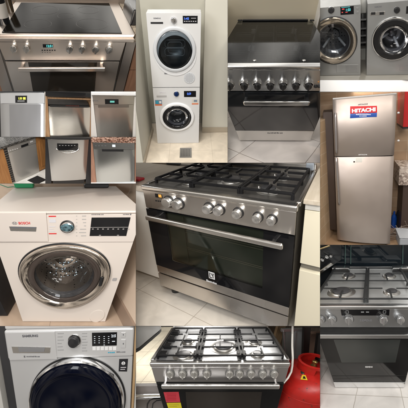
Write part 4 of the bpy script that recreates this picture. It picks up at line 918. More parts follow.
for i in range(11):
    for j in range(6): b.box(x0 + (x1 - x0) * (i + .2) / 11, x0 + (x1 - x0) * (i + .75) / 11, -.0052, -.0042, z0 + (z1 - z0) * (j + .25) / 6, z0 + (z1 - z0) * (j + .7) / 6)
b.build(c, 'vent_grid', plain('vent_dark', (.16, .16, .16), .5), v_)
t = thing(c, 'washing_machine', 'silver washing machine with thick black door ring, right of the pair on the tiles', 'washing machine', (W / 2, .3, 0))
cx, cz = c.F(393.6, 40, -.03); r = cx - c.F(372, 40, -.03)[0]
washer_body(c, t, W, H, .6, cx, cz, r * .62, silg, W / 2)
MB().box(0, W, 0, .6, H - .0002, H + .002).build(c, 'top_panel', silg, t)
door = MB().lathe([(r * 1.02, 0), (r * 1.02, -.018), (r * .99, -.030), (r * .955, -.030), (r * .95, -.024)], (cx, 0, cz), n=72).build(c, 'door', chrome, t)
MB().lathe([(r * .95, -.026), (r * .9, -.040), (r * .70, -.042), (r * .64, -.03), (r * .62, -.01)], (cx, 0, cz), n=72).build(c, 'black_ring', plain('soft_black', (.010, .010, .011), .16), door)
MB().lathe([(r * .63, -.022), (r * .58, .02), (r * .42, .07), (0, .08)], (cx, 0, cz), n=64).build(c, 'glass_bowl', bowlg, door)
dm = drum(c, t, cx, cz, r * .61, .28, drum_mat('perforated_drum_bright', (.26, .26, .27), 30))
b = MB()
for a in (60, 180, 300):
    A = math.radians(a); b.bar((cx + r * .54 * math.cos(A), .08, cz + r * .54 * math.sin(A)), (cx + r * .2 * math.cos(A), .25, cz + r * .2 * math.sin(A)), .03, .03, .008)
b.build(c, 'drum_paddle', plain('paddle_light', (.6, .61, .62), .25), dm)
knob(c, t, 397, 10.3, 3.1, 0, .025, black_plastic, skirt=plain('dial_ring', (.2, .2, .2), .3), name='programme_dial')
b = MB(); fbox(c, b, 370.2, 11.8, 385, 15.2, -.003, -.0005, .001); g = b.build(c, 'drawer_grip', satin, t)
for (a_, b_) in ((371, 375.4), (379.5, 384)):
    b = MB(); fbox(c, b, a_, 12.2, b_, 14.8, -.004, -.0032); b.build(c, 'grip_recess', black_plastic, g)
b = MB(); ftext(c, b, 'SAMSUNG', 374.6, 6, 381.6, 7.5, -.0006, .03, th=.001); b.build(c, 'lettering', ink, t)
b = MB(); fbox(c, b, 406.2, 6, 415, 13.5, -.003, -.0005, .0006); b.build(c, 'display', black_glass, t)
marks(c, t, [(399.5, 65.6, 410, 65.9), (399.5, 65.6, 399.8, 70.6), (399.5, 70.3, 410, 70.6)], -.0006, plain('panel_line', (.2, .2, .2), .5), 'filter_door_line')
structure(MB().box(-2, 2, .62, .64, -.5, 2).build(c, 'wall', tiles('white_wall_tile', (.50, .50, .47), (.52, .52, .49), (.34, .33, .3), .32, .6, 'xz', 0, (.05, .1), .005, .3)))
structure(MB().box(-2, 2, -.9, .61, -.05, -.004).build(c, 'floor', plain('grey_beige_floor', (.30, .28, .24), .3, 0, .1, 6)))
t = thing(c, 'side_table', 'dark shelf unit behind the gap between the two silver machines', 'shelf', (-gap / 2, .5, 0))
MB().box(-gap, 0, .5, .6, .22, .62).build(c, 'back_panel', plain('dark_shelf', (.05, .05, .05), .4), t)
for z in (.27, .36, .45, .56): MB().box(-gap, 0, .44, .498, z, z + .015).build(c, 'shelf', plain('grey_shelf', (.25, .25, .25), .4), t)
# white board below (blank strip of the display)
k = 3.0 / FPX
m = plain('white_board', (.88, .88, .88), .6, 0, .01)
class Flat:
    key = 'flat'; R = Matrix.Identity(3); planes = []
    def w(s, x, y, z): return Vector((x, y, z))
fl = Flat()
structure(MB().box((320.2 - 204) * k, (412 - 204) * k, 3.0, 3.02, (204 - 91.4) * k, (204 - 80.1) * k).build(fl, 'white_strip', m))
structure(MB().box(-5.8, 5.8, 8.2, 8.25, -5.8, 5.8).build(fl, 'backing_board', plain('grey_backing', (.05, .05, .05), .7)))

# ================================================================== H: fridge in a tiled kitchen corner
c = Cell('H'); p = c.p; W, H, zs = p['W'], p['H'], p['zs']
st = plain('fridge_pinkish_steel', (.44, .375, .335), .46, .72, .05, 3)
t = thing(c, 'fridge', 'tall steel two door fridge freezer with red and blue sticker and long left handles', 'fridge', (0, .3, 0))
MB().box(-W / 2 + .004, W / 2 - .004, .03, .62, 0, H - .01, .006).build(c, 'body', plain('fridge_side_grey', (.30, .28, .26), .4, .3), t)
def curved_door(z0, z1, name):
    pts = []; n = 14; x0, x1 = -W / 2, W / 2
    pts.append((x0, .028)); 
    for i in range(n + 1):
        q = i / n; pts.append((x0 + (x1 - x0) * q, -.030 * (1 - (2 * q - 1) ** 2) - .0 * q))
    pts.append((x1, .028))
    return MB().poly(pts, 'z', z0, z1).build(c, name, st, t)
up = curved_door(zs + .006, H, 'freezer_door'); lo = curved_door(.02, zs - .006, 'fridge_door')
MB().box(-W / 2 + .01, W / 2 - .01, .012, .03, zs - .006, zs + .006).build(c, 'door_gap', gap_mat, t)
b = MB(); b.box(-W / 2, W / 2, -.004, .03, H + .0005, H + .02, .004); b.build(c, 'top_trim', plain('trim_grey', (.42, .40, .38), .35, .4), t)
hm = plain('handle_grey', (.36, .33, .32), .3, .7)
for (v0, v1, par) in ((113, 153.5, up), (158, 205, lo)):
    x0, z0 = c.F(336.2, v0, -.04); x1, z1 = c.F(338.4, v1, -.04); xa, za = c.F(335.3 if v0 < 120 else 336.2, v0, -.045); xb, zb2 = c.F(336.3 if v0 < 120 else 339, v1, -.045)
    b = MB(); n = 10
    pts = [(xa + (xb - xa) * i / n, -.030 - .018 * math.sin(math.pi * i / n), za + (zb2 - za) * i / n) for i in range(n + 1)]
    b.tube(pts, .013, 10); hh = b.build(c, 'handle', hm, par)
# lettering and stickers on the curved freezer door
ys = -.0305
b = MB(); fpoly(c, b, [(350.2, 106.3), (377, 105.8), (377, 112.5), (350.2, 113.6)], ys - .0012, ys + .006); s_ = b.build(c, 'red_sticker', plain('sticker_red', (.62, .015, .02), .35), up)
b = MB(); fpoly(c, b, [(350.2, 113.8), (377, 112.7), (376.8, 116.8), (350, 118.2)], ys - .0012, ys + .006); s2 = b.build(c, 'blue_sticker', plain('sticker_blue', (.02, .08, .36), .35), up)
b = MB(); ftext(c, b, 'HITACHI', 351.8, 108.1, 375.6, 112.1, ys - .0014, .06, th=.0008); b.build(c, 'sticker_letters', white_ink, s_)
b = MB(); dashes(c, b, 356, 113.9, 371, 115.0, ys - .0014, 12); dashes(c, b, 359.5, 115.6, 367, 116.5, ys - .0014, 6); b.build(c, 'sticker_print', white_ink, s2)
b = MB(); ftext(c, b, 'HITACHI', 358.2, 103.6, 367.6, 104.9, ys - .0002, .04, th=.001); b.build(c, 'lettering', ink, up)
b = MB(); ftext(c, b, 'HITACHI', 358.5, 154.2, 367, 155.2, ys - .0002, .02, th=.001); b.build(c, 'door_edge_lettering', white_ink, up)
b = MB(); fpoly(c, b, [(355.8, 157.9), (362, 157.8), (362.1, 162.2), (356, 162.3)], ys - .001, ys + .006); s_ = b.build(c, 'paper_label', plain('white_label', (.7, .68, .62), .5), lo)
marks(c, s_, [(353.4, 161.2, 355, 162.4)], ys - .001, black_plastic, 'keyhole_mark')
x0, z0 = c.F(397.6, 114, .1)
for v in (113, 141):
    x, z = c.F(398.8, v, -.0); MB().lathe([(.012, 0), (.008, -.012), (0, -.014)], (x, 0.02, z), n=14).build(c, 'hinge_cap', white_plastic, t)
MB().box(-W / 2 + .03, W / 2 - .03, .05, .5, -.02, .019).build(c, 'plinth', black_plastic, t)
tm = tiles('tan_wall_tile', (.38, .25, .155), (.43, .29, .185), (.48, .36, .25), .20, .13, 'xz', 0, (.05, .02), .007, .35)
tms = tiles('tan_lit_side_tile', (.48, .33, .20), (.54, .38, .24), (.64, .5, .36), .20, .13, 'yz', 0, (.05, .02), .007, .35)  # lighter copy of the tan tile, its lit look put into the colour
structure(MB().box(-3, 3, .74, .76, -.1, 3.2).build(c, 'wall', tm))
pa = c.T(331.5, 237, 0); xw = c.T(324, 244, 0)
b = MB(); pa = c.T(334, 232, 0); pb = c.T(318, 251, 0); b.poly([pa, pb, (pb[0] - .5, pb[1]), (pa[0] - .5, pa[1])], 'z', -.02, 1.55); 
structure(b.build(c, 'side_wall', tms))
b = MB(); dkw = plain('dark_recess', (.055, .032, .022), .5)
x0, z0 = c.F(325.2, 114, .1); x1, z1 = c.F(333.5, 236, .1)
tag(MB().box(c.F(325.5, 170, .12)[0], -W / 2 - .006, .12, .5, .1, c.F(330, 112, .12)[1], .004).build(c, 'recess_shade', dkw), 'dark brown board standing for the shaded recess left of the tall fridge', 'panel')  # dark board put in for the shade of the recess
structure(MB().box(-3, 3, -.8, .73, -.05, -.021).build(c, 'floor', plain('tan_floor', (.42, .27, .16), .35, 0, .08, 5)))
t = thing(c, 'wall_cupboard', 'glossy red wall cupboard right of the fridge near the ceiling', 'cupboard', (.6, .5, 1.5))
x0 = c.F(404, 108, .3)[0]; z0 = c.F(406, 127, .3)[1]
MB().box(x0, x0 + .6, .3, .7, z0, z0 + 1.0, .004).build(c, 'door', plain('gloss_red', (.40, .02, .02), .12), t)
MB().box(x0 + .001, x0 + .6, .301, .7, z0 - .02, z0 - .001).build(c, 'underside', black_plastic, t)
x0, z1 = c.F(399.5, 167, .35); z0 = c.F(404, 185.5, .35)[1]
t = thing(c, 'worktop', 'thick speckled stone worktop end right of the fridge', 'worktop', (x0 + .2, .5, z0))
MB().box(x0, x0 + .8, .35, .73, z0, z1, .008).build(c, 'slab', granite('speckled_pinkish_granite', (.16, .12, .10), (.40, .32, .27), (.6, .52, .45), .3, 40), t)
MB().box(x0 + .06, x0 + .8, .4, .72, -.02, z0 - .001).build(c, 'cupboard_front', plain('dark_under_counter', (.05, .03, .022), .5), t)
x, y = c.T(393.4, 222, 0); xx_, zz_ = c.F(393.4, 210, .5)
def bottle(x, y, z, r, h, mat, label, name='bottle'):
    return tag(MB().lathe([(0, 0), (r, 0), (r, h * .6), (r * .75, h * .74), (r * .35, h * .84), (r * .35, h), (0, h)], (x, y, z), 'z', 20).build(c, name, mat), label, 'bottle')
xb, yb = c.T(393.6, 226, 0)
bottle(xb, yb, -.02, .033, .24, plain('blue_bottle', (.01, .07, .35), .2), 'blue plastic bottle on the floor beside the fridge')
xb, yb = c.T(399.4, 226, 0)
bottle(xb, yb, -.02, .05, .33, plain('black_bottle', (.012, .012, .013), .2), 'black bottle on the floor right of the blue bottle')
b = MB(); rnd = random.Random(8)
base = c.T(397, 236, 0)
for i in range(6):
    pts = [(base[0] + .09 * math.sin(k * .9 + i * 1.3) + rnd.uniform(-.02, .02) + .02 * i - .05, base[1] + .12 * math.cos(k * .7 + i), .0 + .02 * i + .015 * math.sin(k * 1.1) + (.10 if k == 0 else 0)) for k in range(9)]
    b.tube(pts, .0045, 6)
tag(b.build(c, 'cable', plain('grey_cable', (.22, .17, .14), .5)), 'tangle of thin cables on the floor right of the fridge', 'cable')
x, y = c.T(406, 243, 0)
t = thing(c, 'bin', 'grey plastic tub on the floor at the lower right of the fridge', 'tub', (x, y, 0))
MB().box(x - .09, x + .1, y - .12, y + .14, -.02, .12, .02, 3).build(c, 'tub', plain('grey_tub', (.30, .31, .33), .4), t)
MB().box(x - .098, x + .108, y - .128, y + .148, .1205, .135, .005).build(c, 'rim', plain('grey_rim', (.4, .41, .43), .4), t)
# ================================================================== I: wide range cooker in the centre
c = Cell('I'); p = c.p; W, H, D, hp, hd = (p[k] for k in ('W', 'H', 'D', 'hp', 'hd'))
st = steel(c, 'range_steel', (.56, .53, .50), .27, .75)
stp = steel(c, 'range_steel_light', (.66, .64, .61), .24, .6)
t = thing(c, 'range_cooker', 'wide steel range cooker with seven knobs and five black burners between cream cupboards', 'range cooker', (0, D / 2, 0))
def zF(u, v, y=0): return c.F(u, v, y)[1]
MB().box(-W / 2 + .004, W / 2 - .004, .0, D - .01, .01, H - .02).build(c, 'body', black_plastic, t)
MB().box(W / 2 - .0039, W / 2 + .001, .012, D, .01, H - .004).build(c, 'side_panel', steel(c, 'side_grey', (.36, .34, .32), .4, .3, 'z'), t)
MB().box(-W / 2, W / 2, .02, D, H - .004, H + .012, .003).build(c, 'cooktop', plain('range_top_steel', (.26, .25, .235), .33, .85, .08), t)
MB().box(-W / 2 - .006, W / 2 + .006, -.030, .022, H - .008, H + .022, .010, 4).build(c, 'front_lip', stp, t)
for s_ in (-1, 1): MB().box(s_ * W / 2 - .011, s_ * W / 2 + .011, .0225, D, H + .001, H + .024, .005, 3).build(c, 'side_rim', stp, t)
MB().box(-W / 2, W / 2, D - .002, D + .035, H - .02, H + .058, .006).build(c, 'upstand', stp, t)
x, z = c.F(312, 171, D - .05); MB().box(W / 2 - .06, W / 2 - .01, D - .03, D - .003, H + .025, H + .07, .004).build(c, 'hinge_block', plain('hinge_blue_grey', (.45, .5, .56), .3, .5), t)
zpan = H - hp
MB().box(-W / 2, W / 2, -.020, .0, zpan, H - .009, .003).build(c, 'control_panel', st, t)
kn = plain('bright_knob', (.74, .73, .71), .2, .9, .04)
for (u, v) in ((166.2, 203), (176.2, 205), (206.6, 209.6), (217.4, 211.4), (236.2, 214.6), (256.3, 219), (270.6, 221.6)):
    knob(c, t, u, v, 4.6, -.020, .036, kn, skirt=black_plastic, grip=None)
b = MB(); fbox(c, b, 155.2, 194.2, 162, 197.8, -.0215, -.0202); d = b.build(c, 'clock_display', black_glass, t)
b = MB(); fbox(c, b, 158.4, 194.6, 161.4, 197.4, -.0222, -.0216); b.build(c, 'lit_amber', plain('lit_amber', (.6, .3, .05), .4, emit=(1, .55, .15, .7)), d)
marks(c, t, [(155.3 + i * 2.3, 200.2 + i * .35, 156.7 + i * 2.3, 201.4 + i * .35) for i in range(4)], -.0208, black_plastic, 'button_row')
marks(c, t, [(u, v, u + .8, v + .8) for (u, v) in ((175.5, 196), (206, 200.8), (217.5, 203.2), (236, 206.2), (256.5, 209.8), (271.5, 212.6))], -.0206, ink, 'knob_mark')
# door: black frame with a real window, cavity and racks
z0d, z1d = hd + .0, zpan - .006
wx0, wz1 = c.F(170, 221, -.02); wx1 = c.F(263, 250, -.02)[0]; wz0 = c.F(220, 277, -.02)[1]
wx0 = c.F(168.5, 235, -.02)[0]; 
def ring(b, x0, x1, z0, z1, a0, a1, c0, c1, y0, y1):
    b.box(x0, a0, y0, y1, z0, z1); b.box(a1, x1, y0, y1, z0, z1); b.box(a0, a1, y0, y1, z0, c0); b.box(a0, a1, y0, y1, c1, z1)
ax1 = c.F(263, 262, -.02)[0]; ac1 = c.F(240, 226, -.02)[1]; ac0 = c.F(240, 281.5, -.02)[1]
door = MB(); ring(door, -W / 2, W / 2, z0d + .004, z1d, wx0, ax1, ac0, ac1, -.022, -.002); door = door.build(c, 'door', black_glass, t, smooth=False)
MB().box(wx0 + .0005, ax1 - .0005, -.020, -.016, ac0 + .0005, ac1 - .0005).build(c, 'window', glass('oven_pane', (.80, .83, .78), .04, .85, 1.25), door)
b = MB(); b.box(wx0 + .001, ax1 - .001, -.0012, -.0006, ac0 + .001, ac1 - .001); b.build(c, 'cavity_back', plain('oven_cavity', (.085, .09, .08), .5), door)
b = MB()
for k_, (za, zb_) in enumerate(((.70, .66), (.36, .33))):
    for q in (za, zb_):
        z = ac0 + (ac1 - ac0) * q; b.tube([(wx0 + .12, -.006, z), (ax1 - .002, -.006, z)], .0022, 6)
b.build(c, 'oven_rack', plain('rack_wire', (.50, .44, .38), .3, .8), door)
b = MB(); x_ = wx0 + .12; b.box(x_, x_ + .004, -.012, -.006, ac0 + .02, ac1 - .02); b.build(c, 'rack_side', plain('rack_dark', (.12, .12, .11), .4), door)
# handle, thick rounded bar, slightly below the top of the door
x0, z0 = c.F(146.4, 217.4, -.072); x1, z1 = c.F(283, 249, -.072); hz = (z0 + z1) / 2
hh = MB().box(x0, x1, -.085, -.060, z0 - .015, z0 + .015, .009, 4) if abs(z0 - z1) < .02 else MB().hexa([(x0, -.085, z0 - .015), (x1, -.085, z1 - .015), (x1, -.060, z1 - .015), (x0, -.060, z0 - .015), (x0, -.085, z0 + .015), (x1, -.085, z1 + .015), (x1, -.060, z1 + .015), (x0, -.060, z0 + .015)], .009, 4)
hh = hh.build(c, 'handle', stp, t)
for xx in (x0 + .05, x1 - .05): MB().box(xx - .01, xx + .01, -.062, -.022, hz - .01, hz + .01, .002).build(c, 'post', stp, hh)
# steel band under the glass, then the drawer
MB().box(-W / 2, W / 2, -.021, .0, hd - .055, hd + .0035, .002).build(c, 'lower_band', st, t)
MB().box(-W / 2 + .002, W / 2 - .002, -.006, .0, hd - .063, hd - .0555).build(c, 'drawer_gap', gap_mat, t)
MB().box(-W / 2, W / 2, -.022, .0, .0, hd - .063, .003).build(c, 'drawer', st, t)
# emblem
b = MB(); ex0, ex1, ez0, ez1 = frect(c, 208.8, 272.2, 214.6, 278.8, -.0225); b.box(ex0, ex1, -.0232, -.0222, ez0, ez1, .0003); e_ = b.build(c, 'square_emblem', white_ink, door)
def er(b, a0, b0, a1, b1): b.box(ex0 + (ex1 - ex0) * a0, ex0 + (ex1 - ex0) * a1, -.0242, -.0233, ez0 + (ez1 - ez0) * b0, ez0 + (ez1 - ez0) * b1)
b = MB(); er(b, .12, .12, .26, .88); er(b, .26, .12, .56, .24); b2 = [(.30, .86), (.44, .86), (.80, .50), (.80, .14), (.66, .14), (.66, .44)]
b.poly([(ex0 + (ex1 - ex0) * q, ez0 + (ez1 - ez0) * w_) for q, w_ in b2], 'y', -.0242, -.0233); er(b, .70, .60, .86, .88)
b.build(c, 'emblem_lines', black_plastic, e_)
b = MB(); ftext(c, b, 'Electrolux', 206.6, 281, 216.8, 283, -.0224, .02, th=.0008); b.build(c, 'lettering', white_ink, door)
# legs
for (xx, yy) in ((-W / 2 + .06, .06), (W / 2 - .06, .06), (-W / 2 + .06, D - .08)):
    MB().lathe([(.020, .0), (.020, -.035), (.028, -.045), (.030, -.095), (.024, -.10), (0, -.10)], (xx, yy, .01), 'z', 24).build(c, 'leg', black_plastic, t)
# burners and supports
bz = H + .012
bl = [(c.T(190, 184.3, bz), .034), (c.T(201.5, 175.6, bz), .042), (c.T(231.8, 182, bz), .060), (c.T(281.5, 178.2, bz), .036), (c.T(268.3, 191.2, bz), .044)]
for (xy, r) in bl: burner(c, t, xy[0], xy[1], bz, r)
fi = [q[0] for q in bl]
y0g, y1g = .07, D - .06
xs = (-W / 2 + .035, -W / 6 - .008, -W / 6 + .008, W / 6 - .008, W / 6 + .008, W / 2 - .035)
ft = burner(c, t, -1, 0, 0, .01) if False else None
grate(c, t, xs[0], xs[1], y0g, y1g, bz, [((xs[0] + xs[1]) / 2, y0g + .12, .05), ((xs[0] + xs[1]) / 2, y1g - .12, .05)], .0135, .030, rails=((y0g + y1g) / 2,))
grate(c, t, xs[2], xs[3], y0g, y1g, bz, [((xs[2] + xs[3]) / 2, (y0g + y1g) / 2, .08)], .0135, .030, rails=(y0g + .12, y1g - .12))
grate(c, t, xs[4], xs[5], y0g, y1g, bz, [((xs[4] + xs[5]) / 2, y0g + .12, .05), ((xs[4] + xs[5]) / 2, y1g - .12, .05)], .0135, .030, rails=((y0g + y1g) / 2,))
# cupboards either side
crm = plain('cream_gloss', (.78, .72, .56), .3, 0, .02, 2)
wht = plain('warm_white_panel', (.85, .82, .76), .35, 0, .02, 2)
t = thing(c, 'cupboard', 'cream drawer cupboard with slim dark grip line right of the wide range cooker', 'cupboard', (W / 2 + .3, .3, 0))
xq = W / 2 + .028
def zr(v, u=308): return c.F(u, v, .02)[1]
zsA, zsB = zr(258, 304), zr(218, 306)
MB().box(xq + .001, xq + .7, .02, .6, zr(266, 312), zr(211, 312), .003).build(c, 'drawer_front', crm, t)
MB().box(xq + .001, xq + .7, .02, .6, -.1, zr(273, 312), .003).build(c, 'lower_front', crm, t)
MB().box(xq + .004, xq + .7, .045, .6, zr(272.5, 312), zr(266.5, 312)).build(c, 'grip_channel', plain('grip_grey', (.22, .21, .19), .35, .5), t)
MB().box(xq + .001, xq + .7, .02, .6, zr(211, 312) + .003, zr(204, 312), .002).build(c, 'top_rail', plain('rail_white', (.7, .68, .62), .35), t)
lam = wood('bleached_oak_top', (.50, .43, .33), (.60, .53, .43), 'y', .35)
tag(MB().box(xq - .006, xq + .9, .0, .75, zr(204, 312) + .002, zr(198.5, 310), .003).build(c, 'worktop', lam), 'pale wood grain worktop right of the wide range cooker', 'worktop')
t = thing(c, 'cupboard', 'plain warm white cupboard left of the wide range cooker', 'cupboard', (-W / 2 - .3, .3, 0))
zl = c.F(141, 186.5, .06)[1]
MB().box(-W / 2 - .8, -W / 2 - .02, .06, .62, -.02, zl - .03, .003).build(c, 'door', wht, t)
MB().box(-W / 2 - .8, -W / 2 - .03, .12, .6, -.10, -.021, .001).build(c, 'plinth', plain('plinth_beige', (.42, .37, .30), .4), t)
tag(MB().box(-W / 2 - .9, -W / 2 - .014, .04, .75, zl - .028, zl + .012, .003).build(c, 'worktop', wood('bleached_top_left', (.46, .40, .33), (.58, .52, .44), 'y', .3)), 'pale striped worktop left of the wide range cooker', 'worktop')
x, y = c.T(140, 180.5, zl + .012); tag(MB().box(x - .06, x + .02, y - .03, y + .03, zl + .0125, zl + .03, .008, 3).build(c, 'cloth', plain('red_cloth', (.50, .02, .03), .6)), 'small red cloth on the left worktop beside the wide range', 'cloth')
x, y = c.T(176, 165.2, zl + .012)
t2 = thing(c, 'knife', 'black handled knife lying at the back of the left worktop', 'knife', (x, y, zl + .0125))
MB().box(x - .10, x + .05, y - .012, y + .012, zl + .0135, zl + .03, .005).build(c, 'grip', black_plastic, t2)
MB().box(x + .05, x + .16, y - .01, y + .01, zl + .018, zl + .021).build(c, 'blade', chrome, t2)
x, y = c.T(165, 164, zl + .012); tag(MB().box(x - .16, x + .05, y - .01, y + .09, zl + .0125, zl + .04, .006).build(c, 'tray', plain('grey_brown_tray', (.34, .28, .22), .4)), 'brown tray at the back of the left worktop', 'tray')
tt = tiles('beige_floor_tile_range', (.74, .68, .60), (.76, .70, .62), (.50, .44, .37), .52, .52, 'xy', 4, (.12, .1), .005, .25)
structure(MB().box(-1.6, 1.4, -1.2, .9, -.13, -.092).build(c, 'floor', tt))
structure(MB().box(-1.6, 1.6, D + .10, D + .12, -.1, 1.2).build(c, 'wall', plain('warm_white_wall', (.62, .52, .42), .5, 0, .03, 3)))
x, z = c.F(290, 164, D + .09); tag(MB().box(x - .16, x + .16, D + .05, D + .09, H + .075, H + .3, .003).build(c, 'paper_packet', plain('white_blue_paper', (.66, .68, .74), .5)), 'white packet standing behind the wide range cooker', 'packet')

# ================================================================== J: gas range beside a red gas cylinder
c = Cell('J'); p = c.p; W, D, hp, hd = p['W'], p['D'], p['hp'], p['hd']
st = steel(c, 'range_steel_cool', (.50, .49, .49), .28, .75)
stl = steel(c, 'range_steel_pale', (.68, .68, .68), .25, .6)
t = thing(c, 'gas_range', 'steel gas range with nine knobs and red and yellow stickers on its dark door', 'range cooker', (0, D / 2, -.8))
MB().box(-W / 2 + .004, W / 2 - .004, .002, D - .01, -.8, -.03).build(c, 'body', plain('range_side_grey', (.12, .12, .12), .4, .5), t)
MB().box(-W / 2, W / 2, .02, D, -.028, -.006, .002).build(c, 'cooktop', plain('polished_hob', (.62, .63, .65), .42, .75, .06), t)
MB().box(-W / 2 - .004, W / 2 + .004, -.026, .026, -.032, .008, .010, 4).build(c, 'front_lip', stl, t)
for s_ in (-1, 1): MB().box(s_ * W / 2 - .012, s_ * W / 2 + .012, .0265, D, -.02, .008, .004, 3).build(c, 'side_rim', stl, t)
MB().box(-W / 2, W / 2, D - .004, D + .03, -.02, .045, .006, 3).build(c, 'upstand', stl, t)
zp = -hp
MB().box(-W / 2, W / 2, -.020, .0, zp, -.033, .003).build(c, 'control_panel', st, t)
kp = plain('pale_knob', (.62, .61, .58), .28, .7, .04)
for u in (169.8, 182.4, 194.2, 206.8, 229.6, 239.7, 251.2, 263.0, 274.6):
    knob(c, t, u, 374.8, 3.9, -.020, .028, kp, skirt=plain('knob_base_grey', (.25, .25, .25), .3, .5), ang=0, capmat=kp)
MB().box(-W / 2, W / 2, -.012, .0, zp - .035, zp - .001).build(c, 'dark_gap', gap_mat, t)
door = MB().box(-W / 2 + .002, W / 2 - .002, -.020, .0, -.6, zp - .036, .003).build(c, 'door', plain('grey_black_glass', (.014, .014, .014), .09, 0, .15, spec=.34), t)
bar_handle(c, t, 161.6, 386.4, 279.6, 386.4, -.020, .045, 4.0, stl)
b = MB(); fpoly(c, b, [(185.5, 392), (262, 392), (259, 415), (187.5, 415)], -.0215, -.0202); b.build(c, 'window', plain('brown_black_glass', (.035, .03, .026), .14, 0, .1, spec=.6), door)
b = MB(); fpoly(c, b, [(163.5, 392.3), (178.6, 392), (180.3, 402.2), (166.2, 402.5)], -.0235, -.0204); s_ = b.build(c, 'red_sticker', plain('sticker_coral', (.60, .05, .07), .5), door)
marks(c, s_, [(166.5 + (i % 2) * .6, 393.8 + i * 1.5, 176.2, 394.3 + i * 1.5) for i in range(5)], -.0237, plain('sticker_coral_dark', (.42, .02, .04), .5), 'sticker_lines')
b = MB(); fpoly(c, b, [(166.6, 403.2), (180.6, 402.9), (182.8, 412), (169.5, 412)], -.0235, -.0204); s_ = b.build(c, 'yellow_sticker', plain('sticker_yellow', (.70, .60, .03), .5), door)
marks(c, s_, [(169, 404.6, 179, 405), (169.4, 406.2, 177, 406.6)], -.0237, plain('sticker_ochre', (.4, .33, .02), .5), 'sticker_lines')
bz = -.006
for (u, v, r) in ((188.6, 341.0, .036), (183.8, 354.2, .052), (223.6, 345.6, .072), (253.8, 340.6, .045), (257.4, 353.2, .036)):
    x, y = c.T(u, v, bz + .015); burner(c, t, x, y, bz, r, plain('speckled_cap', (.11, .11, .115), .35, .3, .4, 60))
xs = (-W / 2 + .03, -W / 6 - .012, -W / 6 + .012, W / 6 - .012, W / 6 + .012, W / 2 - .03); y0g, y1g = .05, D - .05
for a, e_, two in ((0, 1, True), (2, 3, False), (4, 5, True)):
    xm = (xs[a] + xs[e_]) / 2; L_ = y1g - y0g
    grate(c, t, xs[a], xs[e_], y0g, y1g, bz, ([(xm, y0g + .13, .05), (xm, y1g - .13, .05)] if two else [(xm, (y0g + y1g) / 2, .06)]), .011, .034, rails=(((y0g + y1g) / 2,) if two else (y0g + .13, y1g - .13)))
for xx in (xs[1] + .006, xs[3] + .006):
    for k_ in range(4): MB().box(xx - .026, xx + .036, y0g + .02 + k_ * .125, y0g + .075 + k_ * .125, bz + .002, bz + .036, .004).build(c, 'support_lug', black_iron, t)
for k_ in range(4): MB().box(xs[0] - .004, xs[0] + .055, y0g + .02 + k_ * .125, y0g + .075 + k_ * .125, bz + .002, bz + .034, .004).build(c, 'support_lug', black_iron, t)
# gas cylinder
cylr = plain('red_cylinder_paint', (.42, .014, .010), .40, 0, .25, 26, .12)
_n, _l = cylr.node_tree.nodes, cylr.node_tree.links; _b = _n['Principled BSDF']          # chips and scuffs in the paint
_z = _n.new('ShaderNodeTexNoise'); _z.inputs['Scale'].default_value = 38; _z.inputs['Detail'].default_value = 8; _l.new(lc(_n), _z.inputs['Vector'])
_r = _n.new('ShaderNodeValToRGB'); _r.color_ramp.elements[0].position = .66; _r.color_ramp.elements[1].position = .69; _l.new(_z.outputs[0], _r.inputs[0])
_m = _n.new('ShaderNodeMix'); _m.data_type = 'RGBA'; _l.new(_r.outputs[0], _m.inputs[0]); _l.new(_b.inputs['Base Color'].links[0].from_socket, _m.inputs[6])
_m.inputs[7].default_value = (.10, .03, .02, 1); _l.new(_m.outputs[2], _b.inputs['Base Color'])
cx_, _ = c.F(302, 400, .12); yy = .12
rr = (c.F(325, 400, .0)[0] - c.F(284, 400, .0)[0]) / 2
cx_ = c.F(316, 400, .0)[0]; rr = cx_ - c.F(282.2, 400, .0)[0]; ztp = c.F(302, 368, .0)[1]
yy = rr * .7
ztp = c.F(314, 371.5, yy - rr * .3)[1]
t = thing(c, 'gas_cylinder', 'red gas cylinder with round guard collar and small yellow warning label', 'gas cylinder', (cx_, yy, -.8))
prof = [(0, -.75), (rr * .9, -.75), (rr, -.68), (rr, ztp - .165)] + [(rr * math.cos(math.radians(a)) ** .8, ztp - .165 + .16 * math.sin(math.radians(a))) for a in (10, 20, 30, 40, 50, 60, 70, 80)] + [(0, ztp - .003)]
MB().lathe(prof, (cx_, yy, 0), 'z', 64).build(c, 'tank', cylr, t)
MB().lathe([(rr * 1.003, ztp - .175), (rr * 1.012, ztp - .179), (rr * 1.003, ztp - .183)], (cx_, yy, 0), 'z', 64).build(c, 'weld_seam', cylr, t)
rc = rr * .47; b = MB(); n = 56
lowz, topz = ztp - .03, ztp + .052
# guard collar: a ring on top of three broad bands with openings between
b.lathe([(rc, topz - .020), (rc + .003, topz), (rc - .010, topz + .006), (rc - .020, topz), (rc - .018, topz - .020)], (cx_, yy, 0), 'z', 64, closed=True)
for a0, a1 in ((170, 250), (300, 375), (60, 130)):
    k_ = 10; pts = []
    vs = []; fs = []
    for i in range(k_ + 1):
        A = math.radians(a0 + (a1 - a0) * i / k_)
        for q in (rc, rc - .008):
            for z in (lowz - .012, topz - .012): vs.append((cx_ + q * math.cos(A), yy + q * math.sin(A), z))
    for i in range(k_):
        o_ = 4 * i; fs += [(o_, o_ + 4, o_ + 5, o_ + 1), (o_ + 2, o_ + 3, o_ + 7, o_ + 6), (o_ + 1, o_ + 5, o_ + 7, o_ + 3)]
    fs += [(0, 1, 3, 2), (4 * k_, 4 * k_ + 2, 4 * k_ + 3, 4 * k_ + 1)]
    b.add(vs, fs)
b.build(c, 'guard_collar', cylr, t)
